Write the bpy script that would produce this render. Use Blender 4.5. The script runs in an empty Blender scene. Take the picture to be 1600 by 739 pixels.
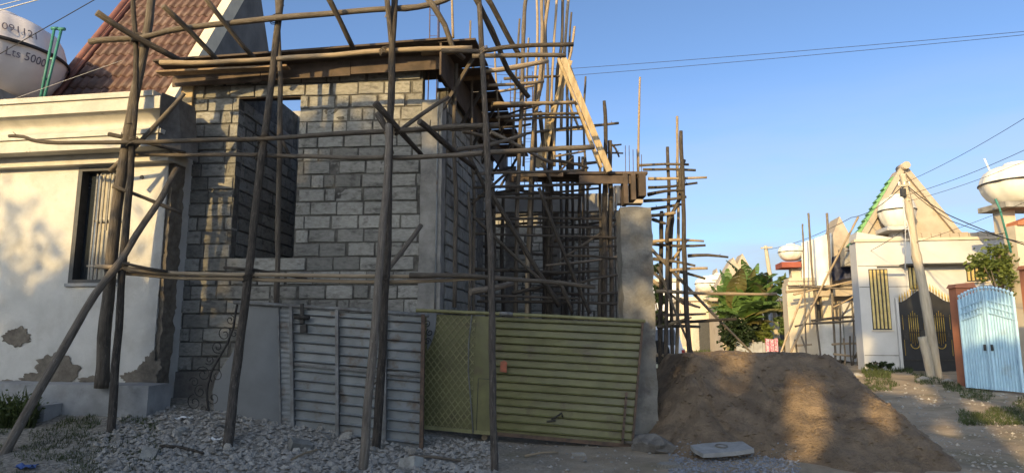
import bpy, math, random
from mathutils import Vector, Matrix, noise
random.seed(7)
S = bpy.context.scene
COL = S.collection
R = math.radians
# ------------------------------------------------------------------ camera
PITCH = R(8.3); CAMZ = 1.55; FOC = 1020.0          # focal length in pixels of a 1600 px wide frame
cam = bpy.data.cameras.new('camera'); camo = bpy.data.objects.new('camera', cam); COL.objects.link(camo)
camo.location = (0, 0, CAMZ); camo.rotation_euler = (R(90) + PITCH, 0, 0)
cam.sensor_fit = 'HORIZONTAL'; cam.sensor_width = 36.0; cam.lens = 36.0 * FOC / 1600.0
cam.clip_start = 0.05; cam.clip_end = 4000
S.camera = camo
# ------------------------------------------------------------------ sky and sun
SUN_EL = R(18); SUN_AZ = R(30)                      # low sun behind the camera, to its left
w = bpy.data.worlds.new('World'); S.world = w; w.use_nodes = True
nt = w.node_tree; nt.nodes.clear()
out = nt.nodes.new('ShaderNodeOutputWorld'); bg = nt.nodes.new('ShaderNodeBackground')
sky = nt.nodes.new('ShaderNodeTexSky'); sky.sky_type = 'NISHITA'; sky.sun_disc = False
sky.sun_elevation = SUN_EL; sky.sun_rotation = R(180) + SUN_AZ
sky.altitude = 1600; sky.air_density = 0.5; sky.dust_density = 8.0; sky.ozone_density = 5.5
tc = nt.nodes.new('ShaderNodeTexCoord'); mp = nt.nodes.new('ShaderNodeMapping'); mp.inputs['Scale'].default_value = (1.6, 1.6, 9)
nz = nt.nodes.new('ShaderNodeTexNoise'); nz.inputs['Scale'].default_value = 2.2; nz.inputs['Detail'].default_value = 8; nz.inputs['Roughness'].default_value = .55
rp = nt.nodes.new('ShaderNodeValToRGB'); rp.color_ramp.elements[0].position = .16; rp.color_ramp.elements[1].position = .62
sx = nt.nodes.new('ShaderNodeSeparateXYZ')
rz = nt.nodes.new('ShaderNodeMapRange'); rz.inputs[1].default_value = .36; rz.inputs[2].default_value = .07
rz.inputs[3].default_value = 0.0; rz.inputs[4].default_value = .95
mu = nt.nodes.new('ShaderNodeMath'); mu.operation = 'MULTIPLY'
mx = nt.nodes.new('ShaderNodeMixRGB'); mx.inputs[2].default_value = (1.2, 1.5, 2.1, 1)
L = nt.links.new
L(tc.outputs['Generated'], mp.inputs['Vector']); L(mp.outputs[0], nz.inputs['Vector']); L(nz.outputs[0], rp.inputs[0])
L(tc.outputs['Generated'], sx.inputs[0]); L(sx.outputs['Z'], rz.inputs[0]); L(rp.outputs[0], mu.inputs[0]); L(rz.outputs[0], mu.inputs[1])
L(sky.outputs[0], mx.inputs[1]); L(mu.outputs[0], mx.inputs[0]); L(mx.outputs[0], bg.inputs[0]); L(bg.outputs[0], out.inputs[0])
bg.inputs[1].default_value = 0.15
sl = bpy.data.lights.new('sun', 'SUN'); sl.energy = 2.0; sl.angle = R(.6); sl.color = (1.0, .77, .47)
so = bpy.data.objects.new('sun', sl); COL.objects.link(so); so.location = (-20, -20, 30)
tosun = Vector((-math.sin(SUN_AZ) * math.cos(SUN_EL), -math.cos(SUN_AZ) * math.cos(SUN_EL), math.sin(SUN_EL)))
so.rotation_euler = tosun.to_track_quat('Z', 'Y').to_euler()
S.view_settings.view_transform = 'Standard'; S.view_settings.look = 'None'; S.view_settings.gamma = 1
S.view_settings.exposure = 1.6; S.view_settings.use_white_balance = True; S.view_settings.white_balance_temperature = 8800; S.view_settings.white_balance_tint = 1; S.view_settings.use_curve_mapping = False

# ------------------------------------------------------------------ helpers
CP, SP = math.cos(PITCH), math.sin(PITCH)
def ray(px, py):
    u = (px - 800) / FOC; v = (369.5 - py) / FOC
    return Vector((u, CP - v * SP, SP + v * CP))
def P(px, py, Y):
    """point of the place seen in that direction, Y metres down the street"""
    d = ray(px, py); t = Y / d.y
    return Vector((d.x * t, Y, CAMZ + d.z * t))
def dep(p): return p.y * CP + (p.z - CAMZ) * SP
def sst(a, b, x):
    t = max(0, min(1, (x - a) / (b - a))); return t * t * (3 - 2 * t)
def nz3(x, y, z=0, s=1): return noise.noise(Vector((x * s, y * s, z * s)))
def gz(x, y):
    h = 0.44 * sst(-0.6, -4.6, x) * sst(7.0, 9.7, y) * (1 - sst(14, 22, y))
    h += 0.14 * sst(.6, -1.2, x) * sst(9.0, 10.2, y) * (1 - sst(14, 22, y))
    h += 0.20 * sst(7, 11, x) * sst(13, 20, y) * (1 - sst(40, 60, y))
    if 4 < y < 45 and abs(x) < 30: h += .035 * nz3(x, y, 0, .9) + .018 * nz3(x, y, 5, 3.1) + (.03 * nz3(x, y * .35, 9, 1.6) - .03 * math.exp(-((x - 7.4 - .08 * y) / .22) ** 2) - .03 * math.exp(-((x - 5.9 - .08 * y) / .22) ** 2)) * sst(4, 6, x)
    return h
def PG(px, py):
    d = ray(px, py); Y = 5.0
    while Y < 80:
        p = Vector((d.x * Y / d.y, Y, CAMZ + d.z * Y / d.y))
        if p.z <= gz(p.x, p.y): return p
        Y += .03
    return p

class MB:
    def __init__(s): s.v = []; s.f = []; s.uv = []; s.sm = []
    def add(s, vs, fs, smooth=False, uvs=None):
        o = len(s.v); s.v += [tuple(q) for q in vs]
        for k, f in enumerate(fs):
            s.f.append([i + o for i in f]); s.sm.append(smooth)
            s.uv.append(uvs[k] if uvs else None)
    def hexa(s, c):     # 8 corners: bottom 4 then top 4
        s.add(c, [(0, 3, 2, 1), (4, 5, 6, 7), (0, 1, 5, 4), (1, 2, 6, 5), (2, 3, 7, 6), (3, 0, 4, 7)])
    def box(s, x0, x1, y0, y1, z0, z1, fr=None, b=0):
        c = [(x0, y0, z0), (x1, y0, z0), (x1, y1, z0), (x0, y1, z0), (x0, y0, z1), (x1, y0, z1), (x1, y1, z1), (x0, y1, z1)]
        if fr: c = [fr(*q) for q in c]
        s.hexa(c)
    def bar(s, a, b, wd, ht, up=Vector((0, 0, 1))):
        a = Vector(a); b = Vector(b); d = (b - a).normalized()
        n = d.cross(up)
        if n.length < 1e-4: n = d.cross(Vector((0, 1, 0)))
        n.normalize(); m = n.cross(d).normalized()
        n = n * wd / 2; m = m * ht / 2
        s.hexa([a - n - m, a + n - m, b + n - m, b - n - m, a - n + m, a + n + m, b + n + m, b - n + m])
    def tube(s, pts, rad, n=8, cap=True):
        pts = [Vector(p) for p in pts]; N = len(pts)
        if not hasattr(rad, '__len__'): rad = [rad] * N
        ref = Vector((.13, .31, .94)); vs = []; acc = 0; al = []
        for i, p in enumerate(pts):
            d = (pts[min(i + 1, N - 1)] - pts[max(i - 1, 0)])
            if d.length < 1e-9: d = Vector((0, 0, 1))
            d.normalize()
            if i == 0 and abs(d.dot(ref)) > .9: ref = Vector((.94, .1, .13))
            a = (ref - d * ref.dot(d)).normalized(); b = d.cross(a); ref = a
            if i: acc += (p - pts[i - 1]).length
            al.append(acc)
            for k in range(n):
                t = 2 * math.pi * k / n
                vs.append(p + a * math.cos(t) * rad[i] + b * math.sin(t) * rad[i])
        fs = []; uv = []
        for i in range(N - 1):
            for k in range(n):
                k2 = (k + 1) % n
                fs.append((i * n + k, i * n + k2, (i + 1) * n + k2, (i + 1) * n + k))
                u0, u1 = k / n, (k + 1) / n
                uv.append([(u0, al[i]), (u1, al[i]), (u1, al[i + 1]), (u0, al[i + 1])])
        s.add(vs, fs, True, uv)
        if cap:
            o = len(s.v) - len(vs)
            s.f.append([o + k for k in range(n)][::-1]); s.sm.append(False); s.uv.append(None)
            s.f.append([o + (N - 1) * n + k for k in range(n)]); s.sm.append(False); s.uv.append(None)
    def lathe(s, prof, fr, n=24, rib=None):
        vs = []
        for r, z in prof:
            for k in range(n):
                t = 2 * math.pi * k / n; rr = r * (rib(t, z) if rib else 1)
                vs.append(fr(rr * math.cos(t), rr * math.sin(t), z))
        fs = [(i * n + k, i * n + (k + 1) % n, (i + 1) * n + (k + 1) % n, (i + 1) * n + k) for i in range(len(prof) - 1) for k in range(n)]
        s.add(vs, fs, True)
    def prism(s, poly, ext):       # polygon of points, extruded by the vector ext
        n = len(poly); poly = [Vector(p) for p in poly]; ext = Vector(ext)
        s.add(poly + [p + ext for p in poly], [tuple(range(n))[::-1], tuple(range(n, 2 * n))] + [(i, (i + 1) % n, (i + 1) % n + n, i + n) for i in range(n)])
    def grid(s, fn, nu, nv, smooth=True):
        vs = [fn(i / nu, j / nv) for j in range(nv + 1) for i in range(nu + 1)]
        fs = [(j * (nu + 1) + i, j * (nu + 1) + i + 1, (j + 1) * (nu + 1) + i + 1, (j + 1) * (nu + 1) + i) for j in range(nv) for i in range(nu)]
        s.add(vs, fs, smooth)
    def mesh(s, name):
        me = bpy.data.meshes.new(name); me.from_pydata(s.v, [], s.f); me.update()
        me.polygons.foreach_set('use_smooth', s.sm)
        if any(u is not None for u in s.uv):
            ul = me.uv_layers.new(name='UVMap'); d = []
            for f, u in zip(s.f, s.uv):
                for q in (u or [(.5, .5)] * len(f)): d += q
            ul.data.foreach_set('uv', d)
        return me
    def build(s, name, mat, parent=None):
        o = bpy.data.objects.new(name, s.mesh(name)); COL.objects.link(o)
        o.data.materials.append(mat)
        if parent is not None: attach(o, parent)
        return o
WLOC = {}
def attach(o, parent):
    o.parent = parent
    l = Vector((0, 0, 0)); q = parent
    while q is not None: l += Vector(q.location); q = q.parent
    o.matrix_parent_inverse = Matrix.Translation(-Vector(parent.location)) if parent.type == 'EMPTY' else Matrix.Identity(4)
def tag(o, label, cat, group=None, kind=None):
    o['label'] = label; o['category'] = cat
    if group: o['group'] = group
    if kind: o['kind'] = kind
    return o
def thing(name, label, cat, loc, group=None):
    o = bpy.data.objects.new(name, None); COL.objects.link(o); o.location = loc; o.empty_display_size = .2
    return tag(o, label, cat, group)
class Frame:
    """plan frame: local x along a facade, y into it, z up"""
    def __init__(s, o, ang):
        s.o = Vector((o[0], o[1], 0)); s.ax = Vector((math.cos(ang), math.sin(ang), 0)); s.ay = Vector((-math.sin(ang), math.cos(ang), 0))
    def __call__(s, x, y, z): return s.o + s.ax * x + s.ay * y + Vector((0, 0, z))
    def uv(s, px, py, y=0):
        d = ray(px, py); c = Vector((0, 0, CAMZ)); q = s.o + s.ay * y
        t = (q - c).dot(s.ay) / d.dot(s.ay); p = c + d * t
        return (p - q).dot(s.ax), p.z
    def mat(s, x, y, z):
        p = s(x, y, z)
        return Matrix((( s.ax.x, s.ay.x, 0, p.x), (s.ax.y, s.ay.y, 0, p.y), (0, 0, 1, p.z), (0, 0, 0, 1)))

# ------------------------------------------------------------------ materials
def M(name, c1, c2=None, sc=6, rough=.85, bump=.25, bsc=None, lo=.35, hi=.65, c3=None, sc3=1.2, lo3=.55, hi3=.7, coord='Object', stretch=None, rnd=0, metal=0, spec=.3, trans=0, bd=.02):
    m = bpy.data.materials.new(name); m.use_nodes = True; n = m.node_tree.nodes; l = m.node_tree.links.new
    b = n['Principled BSDF']; b.inputs['Roughness'].default_value = rough; b.inputs['Metallic'].default_value = metal
    b.inputs['Specular IOR Level'].default_value = spec
    if trans: b.inputs['Transmission Weight'].default_value = trans
    t = n.new('ShaderNodeTexCoord'); vec = t.outputs[coord]
    oi = n.new('ShaderNodeObjectInfo')
    if coord == 'Object':
        ad = n.new('ShaderNodeVectorMath'); ad.operation = 'ADD'
        ml = n.new('ShaderNodeMath'); ml.operation = 'MULTIPLY'; ml.inputs[1].default_value = 37 if rnd else 0
        l(oi.outputs['Random'], ml.inputs[0]); l(vec, ad.inputs[0]); l(ml.outputs[0], ad.inputs[1]); vec = ad.outputs[0]
    if stretch:
        mp = n.new('ShaderNodeMapping'); mp.inputs['Scale'].default_value = stretch; l(vec, mp.inputs[0]); vec = mp.outputs[0]
    def tex(scale, det=6):
        q = n.new('ShaderNodeTexNoise'); q.inputs['Scale'].default_value = scale; q.inputs['Detail'].default_value = det; q.inputs['Roughness'].default_value = .62
        l(vec, q.inputs['Vector']); return q
    def ramp(src, a, bb, ca, cb):
        q = n.new('ShaderNodeValToRGB'); e = q.color_ramp.elements; e[0].position = a; e[1].position = bb; e[0].color = (*ca, 1); e[1].color = (*cb, 1)
        l(src, q.inputs[0]); return q
    c2 = c2 or tuple(x * .75 for x in c1)
    col = ramp(tex(sc).outputs[0], lo, hi, c2, c1).outputs[0]
    if c3:
        mk = ramp(tex(sc3, 8).outputs[0], lo3, hi3, (0, 0, 0), (1, 1, 1))
        mm = n.new('ShaderNodeMixRGB'); l(mk.outputs[0], mm.inputs[0]); l(col, mm.inputs[1]); mm.inputs[2].default_value = (*c3, 1); col = mm.outputs[0]
    if rnd:
        hv = n.new('ShaderNodeHueSaturation'); mr = n.new('ShaderNodeMapRange'); mr.inputs[3].default_value = 1 - rnd; mr.inputs[4].default_value = 1 + rnd
        l(oi.outputs['Random'], mr.inputs[0]); l(mr.outputs[0], hv.inputs['Value']); l(col, hv.inputs['Color']); col = hv.outputs[0]
    l(col, b.inputs['Base Color'])
    if bump:
        bp = n.new('ShaderNodeBump'); bp.inputs['Strength'].default_value = bump; bp.inputs['Distance'].default_value = bd
        l(tex(bsc or sc * 4, 8).outputs[0], bp.inputs['Height']); l(bp.outputs[0], b.inputs['Normal'])
    return m
def leafmat(name, c1, c2, sc=1.5):
    m = M(name, c1, c2, sc=sc, rough=.5, bump=0, rnd=.15)
    n = m.node_tree.nodes; l = m.node_tree.links.new; b = n['Principled BSDF']
    tr = n.new('ShaderNodeBsdfTranslucent'); ms = n.new('ShaderNodeMixShader'); ms.inputs[0].default_value = .3
    src = b.inputs['Base Color'].links[0].from_socket; l(src, tr.inputs[0])
    l(b.outputs[0], ms.inputs[1]); l(tr.outputs[0], ms.inputs[2]); l(ms.outputs[0], n['Material Output'].inputs[0])
    return m
MT = dict(
 block=M('block_concrete', (.34, .328, .295), (.235, .226, .203), sc=5, bump=.9, bsc=55, rnd=.30, c3=(.115, .108, .096), sc3=2.4, lo3=.53, hi3=.70, bd=.014),
 mortar=M('mortar', (.165, .155, .135), (.06, .056, .05), sc=7, bump=.8, bsc=30),
 concrete=M('rough_concrete', (.33, .31, .28), (.20, .19, .17), sc=4, bump=.6, bsc=26, c3=(.12, .11, .10), sc3=1.6),
 darkconc=M('dark_concrete', (.20, .185, .165), (.11, .10, .09), sc=5, bump=.8, bsc=22),  # darker grey than the rough concrete
 post=M('cast_post_concrete', (.25, .235, .205), (.145, .135, .118), sc=3.5, bump=1.0, bsc=22, c3=(.11, .10, .09), sc3=2.2),
 plaster=M('white_plaster', (.57, .55, .51), (.47, .455, .42), sc=2.2, bump=.5, bsc=60, c3=(.40, .375, .33), sc3=1.6, lo3=.52, hi3=.72),
 cornice=M('cornice_plaster', (.56, .53, .465), (.43, .405, .355), sc=3, bump=.5, bsc=55, c3=(.28, .22, .15), sc3=5.5, lo3=.66, hi3=.74),
 bare=M('bare_render', (.20, .17, .135), (.11, .092, .073), sc=9, bump=.9, bsc=32),
 step=M('step_cement', (.33, .33, .325), (.23, .23, .225), sc=3.2, bump=.3, bsc=40, c3=(.14, .135, .13), sc3=2),
 pole_grey=M('weathered_pole', (.20, .165, .13), (.078, .063, .05), sc=3, c3=(.33, .29, .24), sc3=7, lo3=.60, hi3=.68, coord='UV', stretch=(5, 1.2, 1), rnd=.3, bump=.7, bsc=9, lo=.32, hi=.7),
 pole_dark=M('dark_bark_pole', (.14, .115, .093), (.04, .033, .027), sc=3.5, c3=(.27, .235, .195), sc3=7, lo3=.61, hi3=.68, coord='UV', stretch=(5, 1.6, 1), rnd=.25, bump=.9, bsc=9, lo=.35, hi=.74),
 pole_pale=M('pale_pole', (.42, .32, .215), (.22, .165, .11), sc=3, c3=(.13, .10, .075), sc3=6, lo3=.58, hi3=.68, coord='UV', stretch=(5, 1.0, 1), rnd=.25, bump=.5, bsc=9),  # palest of the pole colours
 plank=M('raw_plank', (.47, .37, .23), (.30, .22, .13), sc=3, stretch=(6, 6, 1.2), bump=.3, bsc=14, rnd=.15),
 formply=M('formwork_sheet', (.11, .08, .063), (.055, .042, .035), sc=3, bump=.3, rnd=.2),
 formpale=M('formwork_board', (.28, .195, .12), (.15, .10, .065), sc=4, bump=.4, rnd=.2),
 rebar=M('rusty_rebar', (.16, .10, .07), (.08, .05, .04), sc=20, rough=.7, bump=.3, metal=.4),
 galv=M('grey_painted_sheet', (.235, .25, .25), (.17, .18, .18), sc=2.5, rough=.36, bump=.12, bsc=30, c3=(.13, .085, .055), sc3=4, lo3=.54, hi3=.70, spec=.45),
 galvp=M('grey_flat_sheet', (.165, .173, .173), (.125, .13, .13), sc=1.6, rough=.5, bump=.06, bsc=18, c3=(.15, .14, .12), sc3=3, lo3=.66, hi3=.8, spec=.4),
 rust=M('rusty_bar', (.15, .095, .065), (.07, .05, .04), sc=12, rough=.8, bump=.4),
 greybar=M('grey_steel_bar', (.22, .225, .22), (.11, .10, .09), sc=7, rough=.55, bump=.2, spec=.4),
 wrought=M('wrought_iron', (.05, .045, .04), (.025, .022, .02), sc=16, rough=.6, bump=.3),
 olive=M('olive_paint', (.15, .143, .054), (.10, .096, .038), sc=2.2, rough=.36, bump=.12, bsc=30, c3=(.085, .065, .035), sc3=3.2, lo3=.54, hi3=.72, spec=.45),
 oliveb=M('olive_bar_paint', (.27, .25, .12), (.17, .157, .07), sc=6, rough=.5, bump=.15, spec=.4),
 sticker=M('faded_sticker', (.42, .12, .07), (.26, .10, .06), sc=18, bump=0),
 white=M('white_paint', (.74, .73, .70), (.62, .61, .58), sc=3, rough=.6, bump=.1),
 ptfe=M('tank_plastic', (.72, .66, .64), (.66, .60, .58), sc=1.5, rough=.42, bump=.03, spec=.4),
 cream=M('cream_tank_plastic', (.74, .71, .62), (.68, .64, .55), sc=1.5, rough=.45, bump=.03, spec=.4),
 band=M('black_band', (.03, .03, .035), (.02, .02, .022), sc=6, rough=.6, bump=.1),
 ink=M('printed_ink', (.13, .115, .15), (.09, .08, .11), sc=6, rough=.7, bump=0),
 teal=M('green_pipe', (.045, .21, .17), (.03, .15, .12), sc=8, rough=.5, bump=.1),
 tile=M('red_roof_tile', (.135, .073, .056), (.088, .049, .039), sc=4, rough=.6, bump=.15, rnd=.2, c3=(.165, .11, .09), sc3=2.5),
 ridge=M('ridge_cap', (.22, .09, .07), (.15, .065, .05), sc=4, rough=.6, bump=.15),
 barge=M('cream_bargeboard', (.70, .60, .44), (.58, .49, .36), sc=3, bump=.25),
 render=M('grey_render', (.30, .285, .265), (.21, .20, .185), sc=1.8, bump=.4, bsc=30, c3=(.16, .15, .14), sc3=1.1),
 gable=M('shaded_gable_render', (.15, .14, .127), (.095, .088, .08), sc=1.8, bump=.4, bsc=30),  # darkened: the colour carries the shade of the face turned from the sun
 glass=M('window_glass', (.03, .035, .04), (.02, .025, .03), sc=1, rough=.08, bump=0, spec=.8),
 shutter=M('dusty_window_panel', (.42, .39, .33), (.33, .30, .25), sc=5, rough=.6, bump=.1),
 darkframe=M('dark_metal_frame', (.055, .055, .055), (.035, .035, .035), sc=9, rough=.5, bump=.1),
 barpaint=M('grey_window_bar', (.26, .25, .23), (.14, .13, .12), sc=9, rough=.6, bump=.1),
 sand=M('damp_sand', (.25, .18, .12), (.155, .112, .076), sc=4.5, bump=1.0, bsc=26, c3=(.125, .088, .06), sc3=2.3, lo3=.48, hi3=.70, bd=.05),
 stone=M('rubble_stone', (.40, .37, .325), (.25, .23, .20), sc=9, bump=.6, bsc=30, rnd=.35),
 gravel=M('crushed_gravel', (.40, .37, .325), (.22, .20, .175), sc=11, bump=.5, bsc=40),
 bluegravel=M('blue_grey_gravel', (.30, .31, .33), (.16, .165, .18), sc=14, bump=.5, bsc=40),
 grass=leafmat('grass', (.075, .10, .032), (.045, .055, .022)),
 leaf=leafmat('tree_leaf', (.10, .14, .045), (.06, .085, .03)),
 leafy=leafmat('bright_leaf', (.16, .19, .05), (.07, .10, .025)),
 leafd=leafmat('dark_leaf', (.035, .06, .022), (.02, .034, .014)),
 banana=leafmat('banana_leaf', (.12, .20, .055), (.06, .115, .03), sc=3),
 bananay=leafmat('yellow_banana_leaf', (.24, .22, .08), (.16, .13, .05), sc=3),
 dryleaf=leafmat('dry_leaf', (.24, .15, .075), (.14, .09, .05)),
 bark=M('bark', (.14, .11, .085), (.08, .065, .05), sc=8, bump=.7),
 stem=M('banana_stem', (.22, .21, .10), (.13, .12, .06), sc=5, bump=.3),
 tan=M('tan_render', (.43, .36, .28), (.35, .29, .225), sc=1.5, bump=.3, bsc=18, c3=(.30, .23, .17), sc3=1.3, lo3=.55, hi3=.75),
 greywall=M('pale_grey_paint', (.50, .49, .475), (.44, .43, .415), sc=1.2, bump=.15, bsc=30),
 creamwall=M('cream_wall', (.55, .47, .36), (.46, .39, .30), sc=1.5, bump=.2),
 orange=M('terracotta_paint', (.44, .17, .09), (.36, .135, .075), sc=3, bump=.2),
 gatewhite=M('pale_gate_paint', (.42, .63, .75), (.34, .54, .67), sc=3, rough=.45, bump=.08, spec=.4, c3=(.27, .33, .36), sc3=2.2, lo3=.58, hi3=.8),
 gateblack=M('black_gate_paint', (.022, .022, .024), (.015, .015, .016), sc=4, rough=.45, bump=.1, spec=.4),
 gold=M('gold_paint', (.55, .38, .10), (.42, .28, .07), sc=5, rough=.4, bump=.05, metal=.5),
 goldpale=M('gold_grille', (.60, .46, .20), (.45, .33, .13), sc=5, rough=.45, bump=.05, metal=.25),
 greentile=M('green_roof_sheet', (.17, .36, .15), (.11, .26, .10), sc=4, rough=.5, bump=.1),
 utility=M('utility_pole_wood', (.50, .43, .33), (.36, .30, .22), sc=3, coord='UV', stretch=(5, .6, 1), bump=.5, bsc=9),
 cable=M('cable', (.025, .025, .028), (.02, .02, .02), sc=3, rough=.6, bump=0),
 palecable=M('pale_cable', (.5, .5, .5), (.45, .45, .45), sc=3, rough=.6, bump=0),
 tarp=M('white_tarpaulin', (.74, .71, .65), (.66, .63, .57), sc=2, rough=.6, bump=.2),
 bluetarp=M('dark_blue_sheet', (.03, .035, .07), (.02, .022, .04), sc=2, rough=.6, bump=.2),
 redslab=M('red_slab', (.33, .09, .06), (.26, .07, .05), sc=3, bump=.1),
 zinc=M('zinc_sheet', (.42, .43, .44), (.30, .30, .31), sc=3, rough=.5, bump=.1, c3=(.25, .18, .12), sc3=2.5, lo3=.6, hi3=.75),
 cloth=M('pink_cloth', (.45, .12, .20), (.55, .42, .45), sc=14, rough=.9, bump=.2, lo=.45, hi=.55),
 carwhite=M('car_paint', (.72, .73, .75), (.68, .69, .71), sc=2, rough=.25, bump=0, spec=.6),
 rubber=M('rubber', (.02, .02, .02), (.015, .015, .015), sc=9, rough=.8, bump=.1),
 redlens=M('red_lens', (.35, .02, .02), (.3, .015, .015), sc=5, rough=.2, bump=0, spec=.6),
 plate=M('number_plate', (.65, .62, .45), (.6, .57, .4), sc=5, rough=.5, bump=0),
 slabwhite=M('chipped_white_cement', (.34, .335, .32), (.24, .235, .225), sc=7, bump=.4, bsc=40),
 bluebit=M('blue_plastic', (.08, .14, .32), (.05, .1, .25), sc=8, bump=.1),
 backwall=M('neighbour_wall', (.42, .37, .30), (.33, .29, .24), sc=2, bump=.3),
)
# ------------------------------------------------------------------ ground
def ground_material():
    m = bpy.data.materials.new('dirt_ground'); m.use_nodes = True; n = m.node_tree.nodes; l = m.node_tree.links.new; b = n['Principled BSDF']
    b.inputs['Roughness'].default_value = .95; b.inputs['Specular IOR Level'].default_value = .15
    t = n.new('ShaderNodeTexCoord'); v = t.outputs['Object']
    def tx(s, d=8):
        q = n.new('ShaderNodeTexNoise'); q.inputs['Scale'].default_value = s; q.inputs['Detail'].default_value = d; q.inputs['Roughness'].default_value = .65; l(v, q.inputs[0]); return q.outputs[0]
    def rp(src, a, c, ca, cb):
        q = n.new('ShaderNodeValToRGB'); e = q.color_ramp.elements; e[0].position = a; e[1].position = c; e[0].color = (*ca, 1); e[1].color = (*cb, 1); l(src, q.inputs[0]); return q.outputs[0]
    def mix(f, a, c):
        q = n.new('ShaderNodeMixRGB'); l(f, q.inputs[0]); l(a, q.inputs[1]); l(c, q.inputs[2]); return q.outputs[0]
    dirt = rp(tx(1.3), .35, .65, (.25, .19, .13), (.42, .33, .235))
    grit = rp(tx(22), .4, .62, (.16, .145, .12), (.34, .31, .265))
    sx = n.new('ShaderNodeSeparateXYZ'); l(v, sx.inputs[0])
    mr = n.new('ShaderNodeMapRange'); mr.inputs[1].default_value = 1.4; mr.inputs[2].default_value = -1.2; l(sx.outputs[0], mr.inputs[0])
    ad = n.new('ShaderNodeMath'); ad.operation = 'ADD'; l(mr.outputs[0], ad.inputs[0])
    sb = n.new('ShaderNodeMath'); sb.operation = 'MULTIPLY_ADD'; l(tx(1.7), sb.inputs[0]); sb.inputs[1].default_value = 1.6; sb.inputs[2].default_value = -.8
    l(sb.outputs[0], ad.inputs[1]); ad.use_clamp = True
    col = mix(ad.outputs[0], dirt, grit)
    grn = rp(tx(.55), .52, .66, (0, 0, 0), (.55, .55, .55))
    gc = n.new('ShaderNodeRGB'); gc.outputs[0].default_value = (.11, .105, .05, 1)
    col = mix(grn, col, gc.outputs[0]); l(col, b.inputs['Base Color'])
    bp = n.new('ShaderNodeBump'); bp.inputs['Strength'].default_value = .8; bp.inputs['Distance'].default_value = .03
    l(tx(18, 10), bp.inputs['Height']); l(bp.outputs[0], b.inputs['Normal'])
    return m
def axis(fine, far):
    a, b, st = fine; r = []; x = a
    while x <= b: r.append(x); x += st
    s = st; x = b
    while x < far[1]: s *= 1.35; x += s; r.append(x)
    s = st; x = a; l = []
    while x > far[0]: s *= 1.35; x -= s; l.append(x)
    return l[::-1] + r
gx = axis((-9, 15, .14), (-900, 900)); gy = axis((6, 25, .14), (-120, 1500))
g = MB(); g.grid(lambda u, v: (gx[round(u * (len(gx) - 1))], gy[round(v * (len(gy) - 1))], gz(gx[round(u * (len(gx) - 1))], gy[round(v * (len(gy) - 1))])), len(gx) - 1, len(gy) - 1)
o = g.build('ground', ground_material()); o['kind'] = 'structure'

# ------------------------------------------------------------------ block house under construction
FA = R(-4.3)
crn = P(690, 300, 9.85)
FW = Frame((crn.x, crn.y), FA)             # local x=0 at right outer corner, facade runs to negative x
wl, _ = FW.uv(290, 300); wr, _ = FW.uv(657, 300); cl_, _ = FW.uv(268, 300)
Z0 = .97; CH = .216; NC = 22; ZT = Z0 + NC * CH
bh = thing('block_house', 'unfinished grey concrete block house with tall unglazed window opening and corner columns', 'house', FW(wl, 0, .3))
vb = []
for k in range(5):
    q = MB(); j = lambda a=.012: random.uniform(-a, a)
    c = [(x + j(.02), y + j(.004), z + j(.022)) for z in (-.5, .5) for (x, y) in ((-.5, -.5), (.5, -.5), (.5, .5), (-.5, .5))]
    # front face gets a chipped bevel ring
    f = lambda x, z, d: (x, d, z)
    ring = [(-.5, -.5), (0, -.5 + j(.012)), (.5, -.5), (.5 + j(.01), 0), (.5, .5), (0, .5 + j(.012)), (-.5, .5), (-.5 + j(.01), 0)]
    outer = [(x * (1 + j(.012)), -.47, z * (1 + j(.03))) for x, z in ring]
    inner = [(x * (.972 + j(.01)), -.5 + j(.006), z * (.95 + j(.02))) for x, z in ring]
    back = [(x, .5, z) for x, y, z in outer]
    vs = outer + inner + back + [(0, -.5 + j(.01), 0)]
    fs = []
    for i in range(8):
        i2 = (i + 1) % 8
        fs += [(i, i2, 8 + i2, 8 + i), (16 + i, 16 + i2, i2, i), (8 + i, 8 + i2, 24)]
    fs.append(tuple(range(16, 24))[::-1])
    q.add(vs, fs); me = q.mesh('block'); me.materials.append(MT['block']); vb.append(me)
def bake(me, mw, mb):
    mb.add([mw @ v.co for v in me.vertices], [tuple(p.vertices) for p in me.polygons])
def courses(x0, x1, z0, n, holes=(), seed=0, top=None):
    rnd = random.Random(seed); res = []
    for r in range(n):
        z = z0 + r * CH; x = x0 - rnd.uniform(.03, .4)
        while x < x1:
            ln = .40 if rnd.random() > .17 else rnd.uniform(.13, .24)
            a, b = max(x, x0), min(x + ln, x1); x += ln + rnd.choice((.016, .02, .026, .034, .048))
            segs = [(a, b)]
            for (h0, h1, hz0, hz1) in holes:
                if z + CH * .5 > hz0 and z + CH * .5 < hz1:
                    ns = []
                    for (s0, s1) in segs:
                        if s1 <= h0 or s0 >= h1: ns.append((s0, s1))
                        else:
                            if s0 < h0: ns.append((s0, h0))
                            if s1 > h1: ns.append((h1, s1))
                    segs = ns
            for (s0, s1) in segs:
                if s1 - s0 < .05: continue
                if top and z + CH > top((s0 + s1) / 2): continue
                res.append(((s0 + s1) / 2, z + .10 + rnd.uniform(-.004, .004), s1 - s0, .189 + rnd.uniform(-.009, .008), rnd.uniform(-.009, .009), rnd.uniform(-.012, .012)))
    return res
BLOCKS = []          # (priority, parent, matrix, mesh)
def wall_blocks(fr, cs, yface, thick, parent, prio, rotz=0):
    for (x, z, ln, h, dy, rt) in cs:
        mw = fr.mat(x, yface + thick / 2 + dy, z) @ Matrix.Rotation(rt, 4, 'Y') @ Matrix.Diagonal((ln, thick, h, 1))
        BLOCKS.append((prio(x), parent, mw, random.choice(vb)))
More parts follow.
